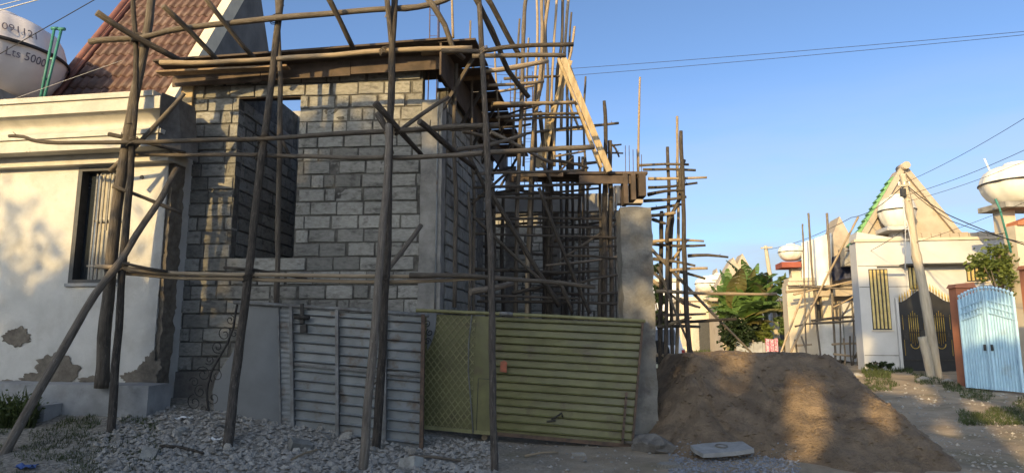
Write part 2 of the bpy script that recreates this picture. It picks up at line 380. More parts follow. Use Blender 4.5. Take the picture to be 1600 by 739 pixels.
# window opening
wx0, _ = FW.uv(366, 280); wx1, _ = FW.uv(464, 280); wz0 = Z0 + 8 * CH; wz1 = Z0 + 20 * CH
fwp = MB()                                   # mortar core of the front wall, around the opening
for a in ((wl, wx0, Z0, ZT), (wx1, wr, Z0, ZT), (wx0, wx1, Z0, wz0 - .015), (wx0, wx1, wz1 + .01, ZT)):
    fwp.box(a[0], a[1], .022, .18, a[2], a[3], FW)
for a in ((wl, wx0, Z0, ZT), (wx1, wr, Z0, ZT), (wx0, wx1, Z0, wz0 - .015), (wx0, wx1, wz1 + .01, ZT)):
    nx_, nz_ = max(2, int((a[1] - a[0]) / .035)), max(2, int((a[3] - a[2]) / .035))
    def mort(u, v, a=a):
        x = a[0] + (a[1] - a[0]) * u; z = a[2] + (a[3] - a[2]) * v
        return FW(x, .021 - .024 * max(0, nz3(x, z, 3, 2.1)) + .010 * nz3(x, z, 9, 14), z)
    fwp.grid(mort, nx_, nz_)
front = fwp.build('front_wall', MT['mortar'], bh)
cs = courses(wl + .005, wr - .005, Z0, NC, [(wx0, wx1, wz0, wz1)], 3)
wall_blocks(FW, cs, 0, .2, front, lambda x: 0)
q = MB(); q.box(wx0 - .15, wx1 + .15, .03, .17, wz1 - .012, wz1 + .03, FW); q.build('lintel', MT['formply'], bh)
# side wall: its own direction
SA = math.atan2(1, .157) - math.pi / 2       # frame whose y axis points down the street side
sd = Vector((.157, 1, 0)).normalized()
SW = Frame((crn.x, crn.y), math.atan2(sd.y, sd.x))   # local x runs back along the wall, y to the left (into house)
SL = 4.4
q = MB(); q.box(.32, SL, .022, .18, Z0, ZT - .25, SW); side = q.build('side_wall', MT['mortar'], bh)
cs = courses(.33, SL, Z0, NC - 1, [(2.6, 3.3, 2.6, 4.6)], 5); wall_blocks(SW, cs, 0, .2, side, lambda x: 2 + x)
# inner walls seen through the opening
IB, _ = FW.uv(400, 280, 2.45)
IX = Frame(FW(wx0 - .05, .2, 0)[:2], FA + R(90))     # local x runs back
q = MB(); q.box(.0, 2.4, -.0 + .02, .2, wz0 - 1.2, ZT + .1, IX); inner = q.build('inner_wall', MT['mortar'], bh)
cs = courses(.03, 2.35, wz0 - .6, 15, [], 8); wall_blocks(IX, cs, -.0, .2, inner, lambda x: 1)
iz = FW.uv(455, 190, 2.6)[1]; ix, _ = FW.uv(441, 190, 2.6)
q = MB(); q.box(wx0 - .1, wr - .2, 2.62, 2.78, wz0 - 1.2, iz - .05, FW); rear = q.build('rear_inner_wall', MT['mortar'], bh)
cs = courses(wx0 + .1, wr - .6, wz0 - .6, 20, [], 9, top=lambda x: iz + .02); wall_blocks(FW, [c for c in cs if c[0] < wx1 + 1.3], 2.6, .2, rear, lambda x: 1.5)
q = MB(); q.box(wx0 + .18, ix, 2.48, 2.7, wz0 - 1, ZT + .2, FW); q.build('inner_column', MT['concrete'], bh)
q = MB(); q.box(ix - .03, ix + .12, 2.5, 2.74, iz + .02, iz + .25, FW); q.build('broken_concrete', MT['concrete'], bh)
# solid back and left walls so the shell is closed
q = MB(); q.box(wl + .05, -.4, 4.2, 4.4, .3, ZT - .6, FW); q.box(wl, wl + .2, .25, 4.2, .3, ZT - .2, FW); q.build('shell_wall', MT['mortar'], bh)
# plinth and stone footing
def rough_box(mb, fr, x0, x1, y0, y1, z0, z1, amp=.02, st=.07, s=6, seed=0):
    def face(fn, nu, nv):
        def g2(u, v):
            p = Vector(fn(u, v)); w = fr(*p) if fr else p
            d = Vector((nz3(w.x + seed, w.y, w.z, s), nz3(w.y, w.z + 9, w.x + seed, s), nz3(w.z, w.x, w.y + 5 + seed, s))) * amp
            d += Vector((nz3(w.x + seed, w.y, w.z, s * 3), nz3(w.y, w.z + 9, w.x, s * 3), nz3(w.z, w.x, w.y + 5, s * 3))) * amp * .5
            return w + d
        mb.grid(g2, nu, nv, True)
    k = lambda a: max(1, int(abs(a) / st))
    nx, ny, nzz = k(x1 - x0), k(y1 - y0), k(z1 - z0); lp = lambda a, b, t: a + (b - a) * t
    face(lambda u, v: (lp(x0, x1, u), y0, lp(z0, z1, v)), nx, nzz); face(lambda u, v: (lp(x1, x0, u), y1, lp(z0, z1, v)), nx, nzz)
    face(lambda u, v: (x1, lp(y0, y1, u), lp(z0, z1, v)), ny, nzz); face(lambda u, v: (x0, lp(y1, y0, u), lp(z0, z1, v)), ny, nzz)
    face(lambda u, v: (lp(x0, x1, u), lp(y0, y1, v), z1), nx, ny); face(lambda u, v: (lp(x1, x0, u), lp(y0, y1, v), z0), nx, ny)
q = MB(); rough_box(q, FW, wl - .2, .02, -.05, .25, -.1, Z0 - .01, .03, .09); rough_box(q, SW, .3, SL, -.05, .25, -.1, Z0 - .012, .03, .12)
q.build('plinth', MT['darkconc'], bh)
# corner columns
cz = FW.uv(672, 157)[1]
q = MB(); rough_box(q, FW, wr, 0, -.03, .34, Z0 - .3, cz, .012, .07, 4); q.build('corner_column', MT['concrete'], bh)
q = MB(); q.tube([FW(-.07, -.045, Z0), FW(-.065, -.05, 3), FW(-.07, -.045, cz + .1)], .012, 6); q.build('conduit', MT['galv'], bh)
lz = FW.uv(280, 262)[1]
q = MB(); rough_box(q, FW, cl_, wl, -.02, .25, .4, lz, .012, .07, 4); q.build('left_column', MT['concrete'], bh)
q = MB(); q.box(wl - .14, wl + .03, -.06, -.02, lz - .05, FW.uv(290, 108)[1], FW); q.build('shutter_board', MT['plank'], bh)
q = MB(); q.box(wl - .17, wl - .12, -.05, .2, lz - .03, FW.uv(290, 108)[1], FW); q.build('shutter_board', MT['formpale'], bh)
for (px, y) in ((669, .05), (682, .07), (669, .27), (684, .28)):
    x, _ = FW.uv(px, 130, y); q = MB()
    q.tube([FW(x, y, cz - .1), FW(x + .01, y, 6.2), FW(x - .01, y, 8.2)], .009, 5); q.build('rebar', MT['rebar'], bh)
for z in (6.25, 6.6, 6.95, 7.3):
    q = MB(); a = FW.uv(669, 130)[0]; b2 = FW.uv(682, 130)[0]
    q.bar(FW(a, .05, z), FW(b2, .06, z), .006, .006); q.build('stirrup', MT['rebar'], bh)
# blocks: the 300 that show largest are single, the rest is one part
BLOCKS.sort(key=lambda t: t[0])
for (pr, par, mw, me) in BLOCKS[:300]:
    ob = bpy.data.objects.new('block', me); COL.objects.link(ob); ob.parent = par; ob.matrix_local = mw
rest = MB()
for (pr, par, mw, me) in BLOCKS[300:]: bake(me, mw, rest)
if rest.v:
    ob = rest.build('far_blocks', MT['block'], side); ob['kind'] = 'stuff'

# roof slab formwork of dark sheets, resting on bearers
fwk = thing('slab_formwork', 'dark plywood roof formwork overhanging the top of the block wall', 'formwork', FW(wl, -.5, ZT))
def ftop(px, py, y): return FW.uv(px, py, y)
zl = ftop(240, 93, -.55)[1]; zr = ftop(700, 59, -.55)[1]; xl = ftop(238, 93, -.55)[0]; xr = ftop(705, 59, -.55)[0]
zz = lambda x: zl + (zr - zl) * (x - xl) / (xr - xl)
n = 5
for i in range(n):
    a = xl + (xr - xl) * i / n + .004; b2 = xl + (xr - xl) * (i + 1) / n - .004; dz = random.uniform(-.012, .012)
    q = MB()
    q.hexa([FW(a, -.55, zz(a) - .03 + dz), FW(b2, -.55, zz(b2) - .03 + dz), FW(b2, .9, zz(b2) - .06 + dz), FW(a, .9, zz(a) - .06 + dz),
            FW(a, -.55, zz(a) + dz), FW(b2, -.55, zz(b2) + dz), FW(b2, .9, zz(b2) - .03 + dz), FW(a, .9, zz(a) - .03 + dz)])
    q.build('deck_sheet', MT['formply'], fwk)
for i in range(3):
    a = xl + .1 + (xr - xl - .3) * i / 3; b2 = xl + .1 + (xr - xl - .3) * (i + 1) / 3 - .01; q = MB()
    q.hexa([FW(a, -.16, zz(a) - .30), FW(b2, -.16, zz(b2) - .32), FW(b2, -.13, zz(b2) - .32), FW(a, -.13, zz(a) - .30),
            FW(a, -.16, zz(a) - .07), FW(b2, -.16, zz(b2) - .07), FW(b2, -.13, zz(b2) - .07), FW(a, -.13, zz(a) - .07)])
    q.build('edge_board', MT['formply'], fwk)
q = MB(); a = xl + .05; b2 = xr - 2.6
q.hexa([FW(a, -.52, zz(a) - .20), FW(b2, -.4, zz(b2) - .2), FW(b2, -.25, zz(b2) - .2), FW(a, -.35, zz(a) - .2), FW(a, -.52, zz(a) - .17), FW(b2, -.4, zz(b2) - .17), FW(b2, -.25, zz(b2) - .17), FW(a, -.35, zz(a) - .17)])
q.build('bearer_board', MT['formpale'], fwk)
# the overhang down the street side
se = -.62
for i in range(6):
    a = -.5 + i * 1.02; b2 = a + 1.0; zt = zr - .02 - i * .03
    q = MB(); q.box(a, b2, se, .3, zt - .03, zt, SW); q.build('deck_sheet', MT['formply'], fwk)
    q = MB(); q.box(a, b2, -.1, -.07, zt - .55, zt - .04, SW); q.build('edge_board', MT['formply'], fwk)
    q = MB(); q.bar(SW(a + .3, se + .05, zt - .06), SW(a + .3, .3, zt - .06), .06, .06); q.build('joist', MT['formpale'], fwk)
    q = MB(); q.bar(SW(a + .5, se + .12, zt - .05), SW(a + .5, .0, zt - .9), .05, .05); q.build('strut', MT['pole_dark'], fwk)

# ------------------------------------------------------------------ white house on the left
LA = R(-9)
lc = P(252, 400, 9.6)
FL = Frame((lc.x, lc.y), LA)
lh = thing('plastered_house', 'white plastered house with heavy moulded cornice and barred window', 'house', FL(-1.5, 0, .3))
XL = -6.5; cb = FL.uv(121, 259)[1]
wx = [FL.uv(121, 350)[0] - .06, FL.uv(185, 350)[0] + .12]; wz = [FL.uv(140, 442)[1], FL.uv(140, 262)[1]]
q = MB()
def wallgrid(x0, x1, z0, z1):
    nx = max(1, int((x1 - x0) / .12)); nn = max(1, int((z1 - z0) / .12))
    q.grid(lambda u, v: FL(x0 + (x1 - x0) * u, .006 * nz3(x0 + (x1 - x0) * u, z0 + (z1 - z0) * v, 0, 2.3), z0 + (z1 - z0) * v), nx, nn)
wallgrid(XL, wx[0], .5, cb + .6); wallgrid(wx[0], wx[1], .5, wz[0]); wallgrid(wx[0], wx[1], wz[1], cb + .6); wallgrid(wx[1], 0, .5, cb + .6)
q.box(XL, wx[0], .02, .3, .2, 4.6, FL); q.box(wx[1], -.01, .02, .3, .2, 4.6, FL); q.box(wx[0], wx[1], .02, .3, .2, wz[0], FL); q.box(wx[0], wx[1], .02, .3, wz[1], 4.6, FL)
q.box(-.2, -.005, .3, 3, .2, 4.6, FL)
q.build('wall', MT['plaster'], lh)
# cornice: one run per moulding
def cz_(py, px=121, y=-.45): return FL.uv(px, py, y)[1]
def run(name, y0, y1, z0, z1, mat, xr=.16):
    m = MB(); m.box(XL, xr, y0, y1, z0, z1, FL); return m.build(name, mat, lh)
run('parapet_coping', -.47, .3, cz_(157), cz_(149), MT['cornice'], .02)
run('upper_fascia', -.44, .3, cz_(176), cz_(157) - .003, MT['cornice'], .12)
zc1, zc0 = cz_(176), cz_(206)
m = MB(); prof = [(-.40 + .16 * math.sin(math.pi * t / 10) , zc0 + (zc1 - zc0) * t / 10) for t in range(11)]
m.grid(lambda u, v: FL(XL + (.12 - XL) * u, prof[round(v * 10)][0], prof[round(v * 10)][1] - .002), 20, 10)
m.prism([FL(.12, y, z - .002) for (y, z) in prof] + [FL(.12, .3, zc1), FL(.12, .3, zc0)], FL(.125, 0, 0) - FL(.12, 0, 0))
m.build('cove', MT['cornice'], lh)
run('band', -.42, .3, cz_(213), zc0 - .004, MT['cornice'], .15)
run('lower_fascia', -.39, .3, cz_(232), cz_(213) - .003, MT['cornice'], .12)
run('soffit_band', -.14, .3, cb - .02, cz_(232) - .004, MT['cornice'], .1)
m = MB(); m.box(-5, -1, .35, 5.5, 4.4, cz_(157) - .1, FL); m.build('flat_roof', MT['concrete'], lh)
m = MB(); m.hexa([FL(.13, -.44, cz_(232)), FL(.28, -.1, cz_(240)), FL(.28, .3, cz_(240)), FL(.13, .3, cz_(232)), FL(.13, -.43, cz_(152)), FL(.16, -.1, cz_(150)), FL(.16, .3, cz_(150)), FL(.13, .3, cz_(152))])
m.build('cornice_end', MT['darkconc'], lh)
# window
win = MB()
for a in ((wx[0], wx[0] + .07, wz[0], wz[1]), (wx[1] - .05, wx[1], wz[0], wz[1]), (wx[0] + .07, wx[1] - .05, wz[0], wz[0] + .05), (wx[0] + .07, wx[1] - .05, wz[1] - .06, wz[1])):
    win.box(a[0], a[1], -.012, .14, a[2], a[3], FL)
win = win.build('window', MT['darkframe'], lh)
m = MB(); m.box(wx[0] + .3, wx[1] - .05, .1, .12, wz[0] + .05, wz[1] - .06, FL); m.build('pane', MT['shutter'], win)
m = MB(); m.box(wx[0] + .07, wx[0] + .3, .13, .15, wz[0] + .05, wz[1] - .06, FL); m.build('pane', MT['glass'], win)
for k, (xx, lo) in enumerate(((.30, 0), (.36, 0), (.43, 0), (.52, .75), (.58, .75))):
    m = MB(); m.bar(FL(wx[0] + xx, .04, wz[0] + .05 + lo), FL(wx[0] + xx, .04, wz[1] - .1), .02, .02); m.build('bar', MT['barpaint'], win)
m = MB(); m.bar(FL(wx[0] + .26, .04, wz[0] + .26), FL(wx[0] + .5, .04, wz[0] + .26), .03, .025); m.build('bar', MT['barpaint'], win)
m = MB(); m.bar(FL(wx[0] + .28, .06, wz[0] + .95), FL(wx[1] - .05, .06, wz[0] + .95), .02, .03); m.build('bar', MT['barpaint'], win)
m = MB(); m.box(wx[0] - .03, wx[1] + .03, -.04, .02, wz[0] - .05, wz[0] - .003, FL); m.build('sill', MT['step'], win)
# fallen plaster: thin ragged scabs of bare render set on the wall
def patch(px, py, rx, rz_, sd_):
    x, z = FL.uv(px, py); m = MB(); N = 64; pts = []
    for i in range(N):
        t = 2 * math.pi * i / N; k = 1 + .38 * nz3(math.cos(t) * 1.4 + sd_, math.sin(t) * 1.4, sd_) + .3 * nz3(math.cos(t) * 4 + sd_, math.sin(t) * 4, sd_) + .16 * nz3(math.cos(t) * 11, math.sin(t) * 11 + sd_, 2) + random.uniform(-.05, .05)
        pts.append((x + rx * k * math.cos(t), z + rz_ * k * math.sin(t)))
    vs = [FL(a, -.009, b) for a, b in pts] + [FL(x + (a - x) * .93, -.016, z + (b - z) * .9) for a, b in pts] + [FL(x, -.014, z)]
    m.add(vs, [(i, (i + 1) % N, N + (i + 1) % N, N + i) for i in range(N)] + [(N + i, N + (i + 1) % N, 2 * N) for i in range(N)])
    m.build('bare_patch', MT['bare'], lh)
for a in ((28, 527, .24, .13, 1), (88, 578, .34, .26, 2), (150, 597, .30, .10, 3), (210, 592, .2, .13, 4), (60, 595, .35, .12, 5), (236, 580, .16, .25, 6), (222, 277, .035, .03, 7), (104, 565, .02, .02, 8), (20, 600, .3, .07, 9)): patch(*a)
# ragged mortar edge where the house meets the column
m = MB(); rough_box(m, FL, -.03, .07, .03, .3, .4, cz_(236), .03, .05, 9); m.build('ragged_edge', MT['bare'], lh)
# step in front
st = thing('cement_step', 'low two-tier grey cement step along the foot of the white house', 'step', FL(-1, -.3, .2))
s1x, s1z = FL.uv(236, 602, -.45); s0x, _ = FL.uv(-60, 602, -.45); sz0 = FL.uv(100, 655, -.5)[1] - .3
m = MB(); rough_box(m, FL, s0x, s1x, -.5, -.03, sz0, s1z, .008, .08, 3); m.build('upper_tier', MT['step'], st)
sx, szz = FL.uv(78, 632, -.7); m = MB(); rough_box(m, FL, s0x, sx, -.78, -.505, sz0, szz, .01, .08, 3, 4); m.build('lower_tier', MT['step'], st)

# tiled gable roof behind the parapet
rx0 = P(82, 152, 12.2); rx1 = P(262, 152, 12.2)
RZ = rx0.z - .45; RY = 12.2 - .45 / 1.4715; RP = math.atan(1.4715); RX0, RX1 = rx0.x, rx1.x; RLEN = 6.4
tr = thing('tiled_gable_roof', 'steep roof of red metal tiles with cream bargeboard and grey gable end', 'roof', (RX0, RY, RZ - 1.5))
def RF(x, s, h): return Vector((RX0 + x, RY + s * math.cos(RP) - h * math.sin(RP), RZ + s * math.sin(RP) + h * math.cos(RP)))
RWd = RX1 - RX0; tw = RWd / 13; tlen = .40
q = MB(); prof = [(0, 0), (.10, .0), (.25, .035), (.40, .045), (.55, .035), (.70, 0), (.85, -.004), (1, 0)]
vs = []
for (x, h) in prof: vs.append((x * tw, 0, h + .03))
for (x, h) in prof: vs.append((x * tw, tlen * .97, h + .006))
for (x, h) in prof: vs.append((x * tw, 0, h - .004))
k = len(prof)
q.add(vs, [(i, i + 1, k + i + 1, k + i) for i in range(k - 1)] + [(2 * k + i, 2 * k + i + 1, i + 1, i) for i in range(k - 1)], True)
tm = q.mesh('tile'); tm.materials.append(MT['tile'])
rb = MB(); rb.hexa([RF(0, 0, -.12), RF(RWd, 0, -.12), RF(RWd, RLEN, -.12), RF(0, RLEN, -.12), RF(0, 0, -.01), RF(RWd, 0, -.01), RF(RWd, RLEN, -.01), RF(0, RLEN, -.01)])
slope = rb.build('roof_slope', MT['ridge'], tr)
for r in range(16):
    for c in range(13):
        ob = bpy.data.objects.new('tile', tm); COL.objects.link(ob); ob.parent = slope
        ob.matrix_local = Matrix.Translation(RF(c * tw, r * tlen, random.uniform(0, .006))) @ Matrix.Rotation(RP, 4, 'X')
q = MB(); q.tube([RF(0, -.05, .05), RF(0, RLEN, .05)], .09, 10); q.tube([RF(.12, -.05, .05), RF(.12, RLEN, .05)], .05, 8); q.build('verge_cap', MT['ridge'], tr)
q = MB(); q.hexa([RF(RWd, -.3, -.25), RF(RWd + .22, -.3, -.25), RF(RWd + .22, RLEN, -.25), RF(RWd, RLEN, -.25), RF(RWd, -.3, .1), RF(RWd + .22, -.3, .1), RF(RWd + .22, RLEN, .1), RF(RWd, RLEN, .1)]); q.build('bargeboard', MT['barge'], tr)
apx = RF(RWd, RLEN - .1, -.1); run_ = apx.y - RY
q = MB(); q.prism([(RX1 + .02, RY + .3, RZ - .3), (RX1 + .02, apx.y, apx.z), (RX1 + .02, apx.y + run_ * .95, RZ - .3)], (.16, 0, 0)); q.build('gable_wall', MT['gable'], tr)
q = MB(); q.box(RX0 + .05, RX1 + .1, RY + .2, RY + 2 * run_, RZ - 1.6, RZ - .25); q.build('supporting_wall', MT['render'], tr)
q = MB(); q.hexa([(RX0, apx.y - .05, apx.z), (RX1, apx.y - .05, apx.z), (RX1, apx.y + run_, RZ - .3), (RX0, apx.y + run_, RZ - .3), (RX0, apx.y, apx.z + .1), (RX1, apx.y, apx.z + .1), (RX1, apx.y + run_ + .1, RZ - .2), (RX0, apx.y + run_ + .1, RZ - .2)]); q.build('rear_slope', MT['ridge'], tr)

# water tanks: squat ribbed plastic vessels with a belt
def water_tank(c, rad, hgt, mat, label, belt=True, nrib=10, group=None):
    t = thing('water_tank', label, 'water tank', c, group)
    cx = Vector(c)
    def rib(a, z): 
        k = z / hgt; return 1 - .045 * (.5 + .5 * math.cos(a * nrib)) ** 2 * (1 if .06 < k < .9 else .0)
    prof = [(0.0, 0), (.50, 0), (.66, .06), (.83, .18), (.94, .32), (.985, .43), (1.0, .475), (1.015, .485), (1.015, .515), (1.0, .525), (.985, .58), (.93, .70), (.84, .80), (.62, .88), (.34, .91), (.33, .96), (.30, .985), (0, .99)]
    pr = []
    for i in range(len(prof) - 1):
        for s_ in range(2):
            a, b_ = prof[i], prof[i + 1]; pr.append(((a[0] + (b_[0] - a[0]) * s_ / 2) * rad, (a[1] + (b_[1] - a[1]) * s_ / 2) * hgt))
    m = MB(); m.lathe(pr, lambda x, y, z: cx + Vector((x, y, z)), 60, rib); m.build('vessel', mat, t)
    if belt:
        m = MB(); m.lathe([(rad * 1.01, hgt * .48), (rad * 1.03, hgt * .486), (rad * 1.03, hgt * .514), (rad * 1.01, hgt * .52)], lambda x, y, z: cx + Vector((x, y, z)), 60); m.build('belt', MT['band'], t)
    return t
tc_ = P(20, 192, 11.6); TR = 1.15
ts = thing('tank_platform', 'grey concrete platform carrying the pinkish white water tank', 'platform', (tc_.x, tc_.y, 4.6))
q = MB(); q.box(tc_.x - 1.1, tc_.x + .25, tc_.y - 1.0, tc_.y + .9, 5.53, 5.75); q.build('slab', MT['concrete'], ts)
q = MB(); q.hexa([(tc_.x - 1.1, tc_.y - .9, 4.7), (tc_.x + .95, tc_.y - .9, 4.7), (tc_.x + .95, tc_.y + 1, 4.7), (tc_.x - 1.1, tc_.y + 1, 4.7), (tc_.x - 1.1, tc_.y - .9, 5.52), (tc_.x + .35, tc_.y - .9, 5.52), (tc_.x + .35, tc_.y + 1, 5.52), (tc_.x - 1.1, tc_.y + 1, 5.52)]); q.build('support', MT['darkconc'], ts)
TC = (P(-10, 100, 11.6).x, 11.6, 5.76); TH = 1.72
tk = water_tank(TC, TR, TH, MT['ptfe'], 'pinkish white plastic water tank with printed numbers beside the tiled roof')
def wrap_text(s, a0, z0, size, shear=0):
    cu = bpy.data.curves.new('txt', 'FONT'); cu.body = s; cu.size = size; cu.align_x = 'CENTER'; cu.resolution_u = 3
    to = bpy.data.objects.new('txt', cu); COL.objects.link(to); dg = bpy.context.evaluated_depsgraph_get()
    me = bpy.data.meshes.new_from_object(to.evaluated_get(dg)); bpy.data.objects.remove(to)
    prof = [(.94, .32), (.985, .43), (1.0, .475), (1.0, .525), (.985, .58), (.93, .70), (.84, .80), (.62, .88)]
    for v in me.vertices:
        x, y = v.co.x, v.co.y; z = z0 + y + shear * x; k = z / TH; r = .8
        for (a, b_) in zip(prof, prof[1:]):
            if a[1] <= k <= b_[1]: r = a[0] + (b_[0] - a[0]) * (k - a[1]) / (b_[1] - a[1])
        r = r * TR + .006; t = a0 + x / TR
        v.co = (TC[0] + r * math.cos(t), TC[1] + r * math.sin(t), TC[2] + z)
    me.materials.append(MT['ink']); ob = bpy.data.objects.new('printed_number', me); COL.objects.link(ob); attach(ob, tk)
wrap_text('091121', R(-33), TH * .60, .2); wrap_text('Lts 5000', R(-26), TH * .345, .2)
for k, (a, b2) in enumerate((((85, 45), (62, 150)), ((96, 46), (67, 150)))):
    ob = MB(); p0 = P(*a, 10.35); p1 = P(*b2, 10.3); ob.tube([p1 - Vector((0, 0, .25)), p0], .022, 8); ob.tube([p0 - Vector((.05, 0, 0)), p0 + Vector((.06, 0, 0))], .028, 8)
    if k == 0: pipes = thing('green_pipes', 'pair of green water pipes rising beside the pinkish tank', 'pipe', p1)
    ob.build('pipe', MT['teal'], pipes)
for t in (.45, .75):
    ob = MB(); ob.bar(P(85 - 23 * t, 45 + 105 * t, 10.35), P(96 - 29 * t, 46 + 104 * t, 10.35), .04, .03); ob.build('bracket', MT['teal'], pipes)
# ------------------------------------------------------------------ poles
def cat(pts, n):
    out = []; N = len(pts)
    for i in range(N - 1):
        p0, p1, p2, p3 = pts[max(i - 1, 0)], pts[i], pts[i + 1], pts[min(i + 2, N - 1)]
        for k in range(n):
            t = k / n
            out.append(.5 * ((2 * p1) + (p2 - p0) * t + (2 * p0 - 5 * p1 + 4 * p2 - p3) * t * t + (3 * p1 - p0 - 3 * p2 + p3) * t ** 3))
    return out + [pts[-1]]
def wood(name, pts, d0, d1, mat, parent, twig=0, wob=.35, sides=8):
    """pts are places in metres, d0/d1 the two diameters in metres"""
    pts = [Vector(p) for p in pts]
    ln = sum((b - a).length for a, b in zip(pts, pts[1:])); n = max(2, int(ln / .22 / (len(pts) - 1)))
    c = cat(pts, n); N = len(c); ph = random.uniform(0, 99); rs = []
    for i, p in enumerate(c):
        t = i / (N - 1); r = (d0 + (d1 - d0) * t) / 2
        s = i * ln / N
        if 0 < i < N - 1:
            p += Vector((nz3(s * 1.6, ph, 0), nz3(s * 1.6, ph, 7), nz3(s * 1.6, ph, 13))) * min(r, .035) * wob * 1.6
        rs.append(r * (1 + .13 * nz3(s * 4, ph, 3)) * (1.12 if random.random() < .08 else 1))
    m = MB(); m.tube(c, rs, sides)
    for k in range(twig):
        i = random.randrange(1, N - 1); d = Vector((random.uniform(-1, 1), random.uniform(-1, 1), random.uniform(-.3, 1))).normalized()
        m.tube([c[i], c[i] + d * (rs[i] + random.uniform(.03, .10))], [rs[i] * .3, rs[i] * .15], 5)
    return m.build(name, MT[mat], parent)
def spole(parent, name, spec, d0, d1, mat, twig=0, ground=False, wob=.35):
    pts = [P(a, b, Y) for (a, b, Y) in spec]
    if ground: pts[0] = Vector((pts[0].x, pts[0].y, gz(pts[0].x, pts[0].y) - .12))
    k0 = dep(pts[0]) / FOC; k1 = dep(pts[-1]) / FOC
    if name in ('ledger_pole', 'brace_pole'): k0 *= .84; k1 *= .84
    return wood(name, pts, d0 * k0, d1 * k1, mat, parent, twig, wob)
# scaffold across the front of the block wall
sf = thing('pole_scaffold', 'rough eucalyptus pole scaffold standing across the front of the block wall', 'scaffold', P(355, 705, 8.9))
g0 = PG(355, 705); g1 = PG(568, 742); g2 = PG(772, 736); g3 = PG(175, 676); g4 = PG(0, 722)
U = 'upright_pole'; LP = 'ledger_pole'; BR = 'brace_pole'
spole(sf, U, [(354, 704, g0.y), (372, 560, 8.95), (388, 430, 9.0), (406, 270, 9.0), (426, 110, 9.0), (441, -20, 9.0)], 17, 10, 'pole_dark', 2, True)
spole(sf, U, [(566, 745, 7.75), (578, 600, 7.95), (592, 430, 8.2), (603, 300, 8.5), (607, 195, 8.7)], 15, 10, 'pole_grey', 1, True)
spole(sf, U, [(587, 708, 8.75), (597, 560, 8.75), (603, 420, 8.75), (609, 240, 8.75), (612, 100, 8.75), (617, -30, 8.75)], 14, 10, 'pole_dark', 2, True)
spole(sf, U, [(773, 737, g2.y), (770, 600, 7.95), (767, 430, 8.2), (762, 260, 8.5), (755, 120, 8.7), (747, -20, 8.8)], 12, 8, 'pole_dark', 2, True)
spole(sf, U, [(431, 540, 9.8), (433, 430, 9.7), (436, 260, 9.5), (437, 110, 9.3), (432, -20, 9.2)], 9, 7, 'pole_grey', 1)
spole(sf, U, [(158, 606, 9.1), (166, 500, 9.08), (182, 330, 9.05), (205, 180, 9.0), (226, 70, 9.0), (241, -20, 9.0)], 21, 12, 'pole_grey', 0)
spole(sf, U, [(174, 676, g3.y), (183, 540, 8.95), (193, 400, 8.95), (205, 250, 8.95), (213, 110, 8.95), (206, -20, 8.9)], 14, 7, 'pole_dark', 2, True)
spole(sf, BR, [(-8, 735, 7.9), (75, 585, 8.4), (150, 460, 8.75), (200, 390, 8.95), (250, 310, 9.2), (278, 262, 9.4)], 18, 10, 'pole_grey', 2)
spole(sf, BR, [(172, 268, 9.15), (228, 212, 9.15), (288, 146, 9.2)], 9, 8, 'pole_grey')
spole(sf, BR, [(176, 291, 8.9), (228, 311, 9.1), (284, 333, 9.35)], 8, 7, 'pole_grey')
spole(sf, LP, [(140, 66, 8.9), (215, 60, 8.9), (290, 44, 8.9), (430, 30, 8.9), (520, 20, 8.9), (612, 15, 8.85), (668, 8, 8.85), (705, -4, 8.85)], 11, 10, 'pole_grey', 1)
spole(sf, LP, [(14, 213, 8.85), (36, 214, 8.85), (60, 221, 8.85), (120, 223, 8.85), (300, 221, 8.9), (425, 216, 8.95), (600, 206, 8.85), (700, 200, 8.8), (780, 196, 8.8)], 6, 11, 'pole_grey', 5)
spole(sf, LP, [(170, 210, 8.95), (215, 219, 9.0), (260, 231, 9.05), (290, 239, 9.1)], 9, 6, 'pole_dark', 3)
spole(sf, LP, [(210, 242, 9.1), (300, 242, 9.1), (430, 243, 9.15), (560, 247, 9.0), (680, 244, 8.9), (780, 238, 8.9), (928, 230, 9.2)], 7, 10, 'pole_grey', 2)
spole(sf, LP, [(150, 416, 8.95), (200, 419, 8.95), (280, 428, 9.0), (390, 428, 9.0), (480, 430, 8.95), (590, 431, 8.85), (680, 432, 8.8)], 9, 8, 'pole_pale', 1)
spole(sf, LP, [(195, 427, 9.05), (290, 434, 9.05), (420, 437, 9.05), (600, 440, 8.9), (680, 438, 8.8), (770, 434, 8.7)], 8, 7, 'pole_pale', 1)
spole(sf, LP, [(192, 411, 8.9), (235, 420, 8.9), (262, 424, 8.95)], 6, 5, 'pole_dark')
spole(sf, LP, [(350, 418, 9.1), (400, 422, 9.1), (480, 436, 9.1)], 6, 5, 'pole_dark')
spole(sf, LP, [(640, 430, 8.7), (720, 430, 8.7), (800, 436, 8.7), (880, 443, 8.75), (930, 449, 8.8)], 11, 7, 'pole_grey', 1)
spole(sf, LP, [(735, 456, 8.6), (775, 450, 8.8), (800, 442, 9.0)], 13, 10, 'pole_grey')
spole(sf, LP, [(250, 98, 9.05), (330, 99, 9.05), (420, 93, 9.0), (520, 86, 8.95), (600, 80, 8.85), (680, 77, 8.8), (738, 76, 8.8)], 9, 10, 'pole_pale', 1)
spole(sf, LP, [(690, 80, 8.75), (745, 81, 8.75), (785, 75, 8.8), (840, 72, 8.85), (896, 70, 8.9)], 9, 8, 'pole_dark')
spole(sf, LP, [(738, 88, 9.2), (800, 87, 9.2), (884, 87, 9.3)], 9, 8, 'pole_grey')
spole(sf, BR, [(151, 20, 8.4), (212, 58, 8.8), (285, 97, 9.3)], 13, 10, 'pole_grey')
spole(sf, BR, [(255, 10, 8.5), (300, 52, 8.9), (347, 103, 9.4)], 11, 9, 'pole_grey')
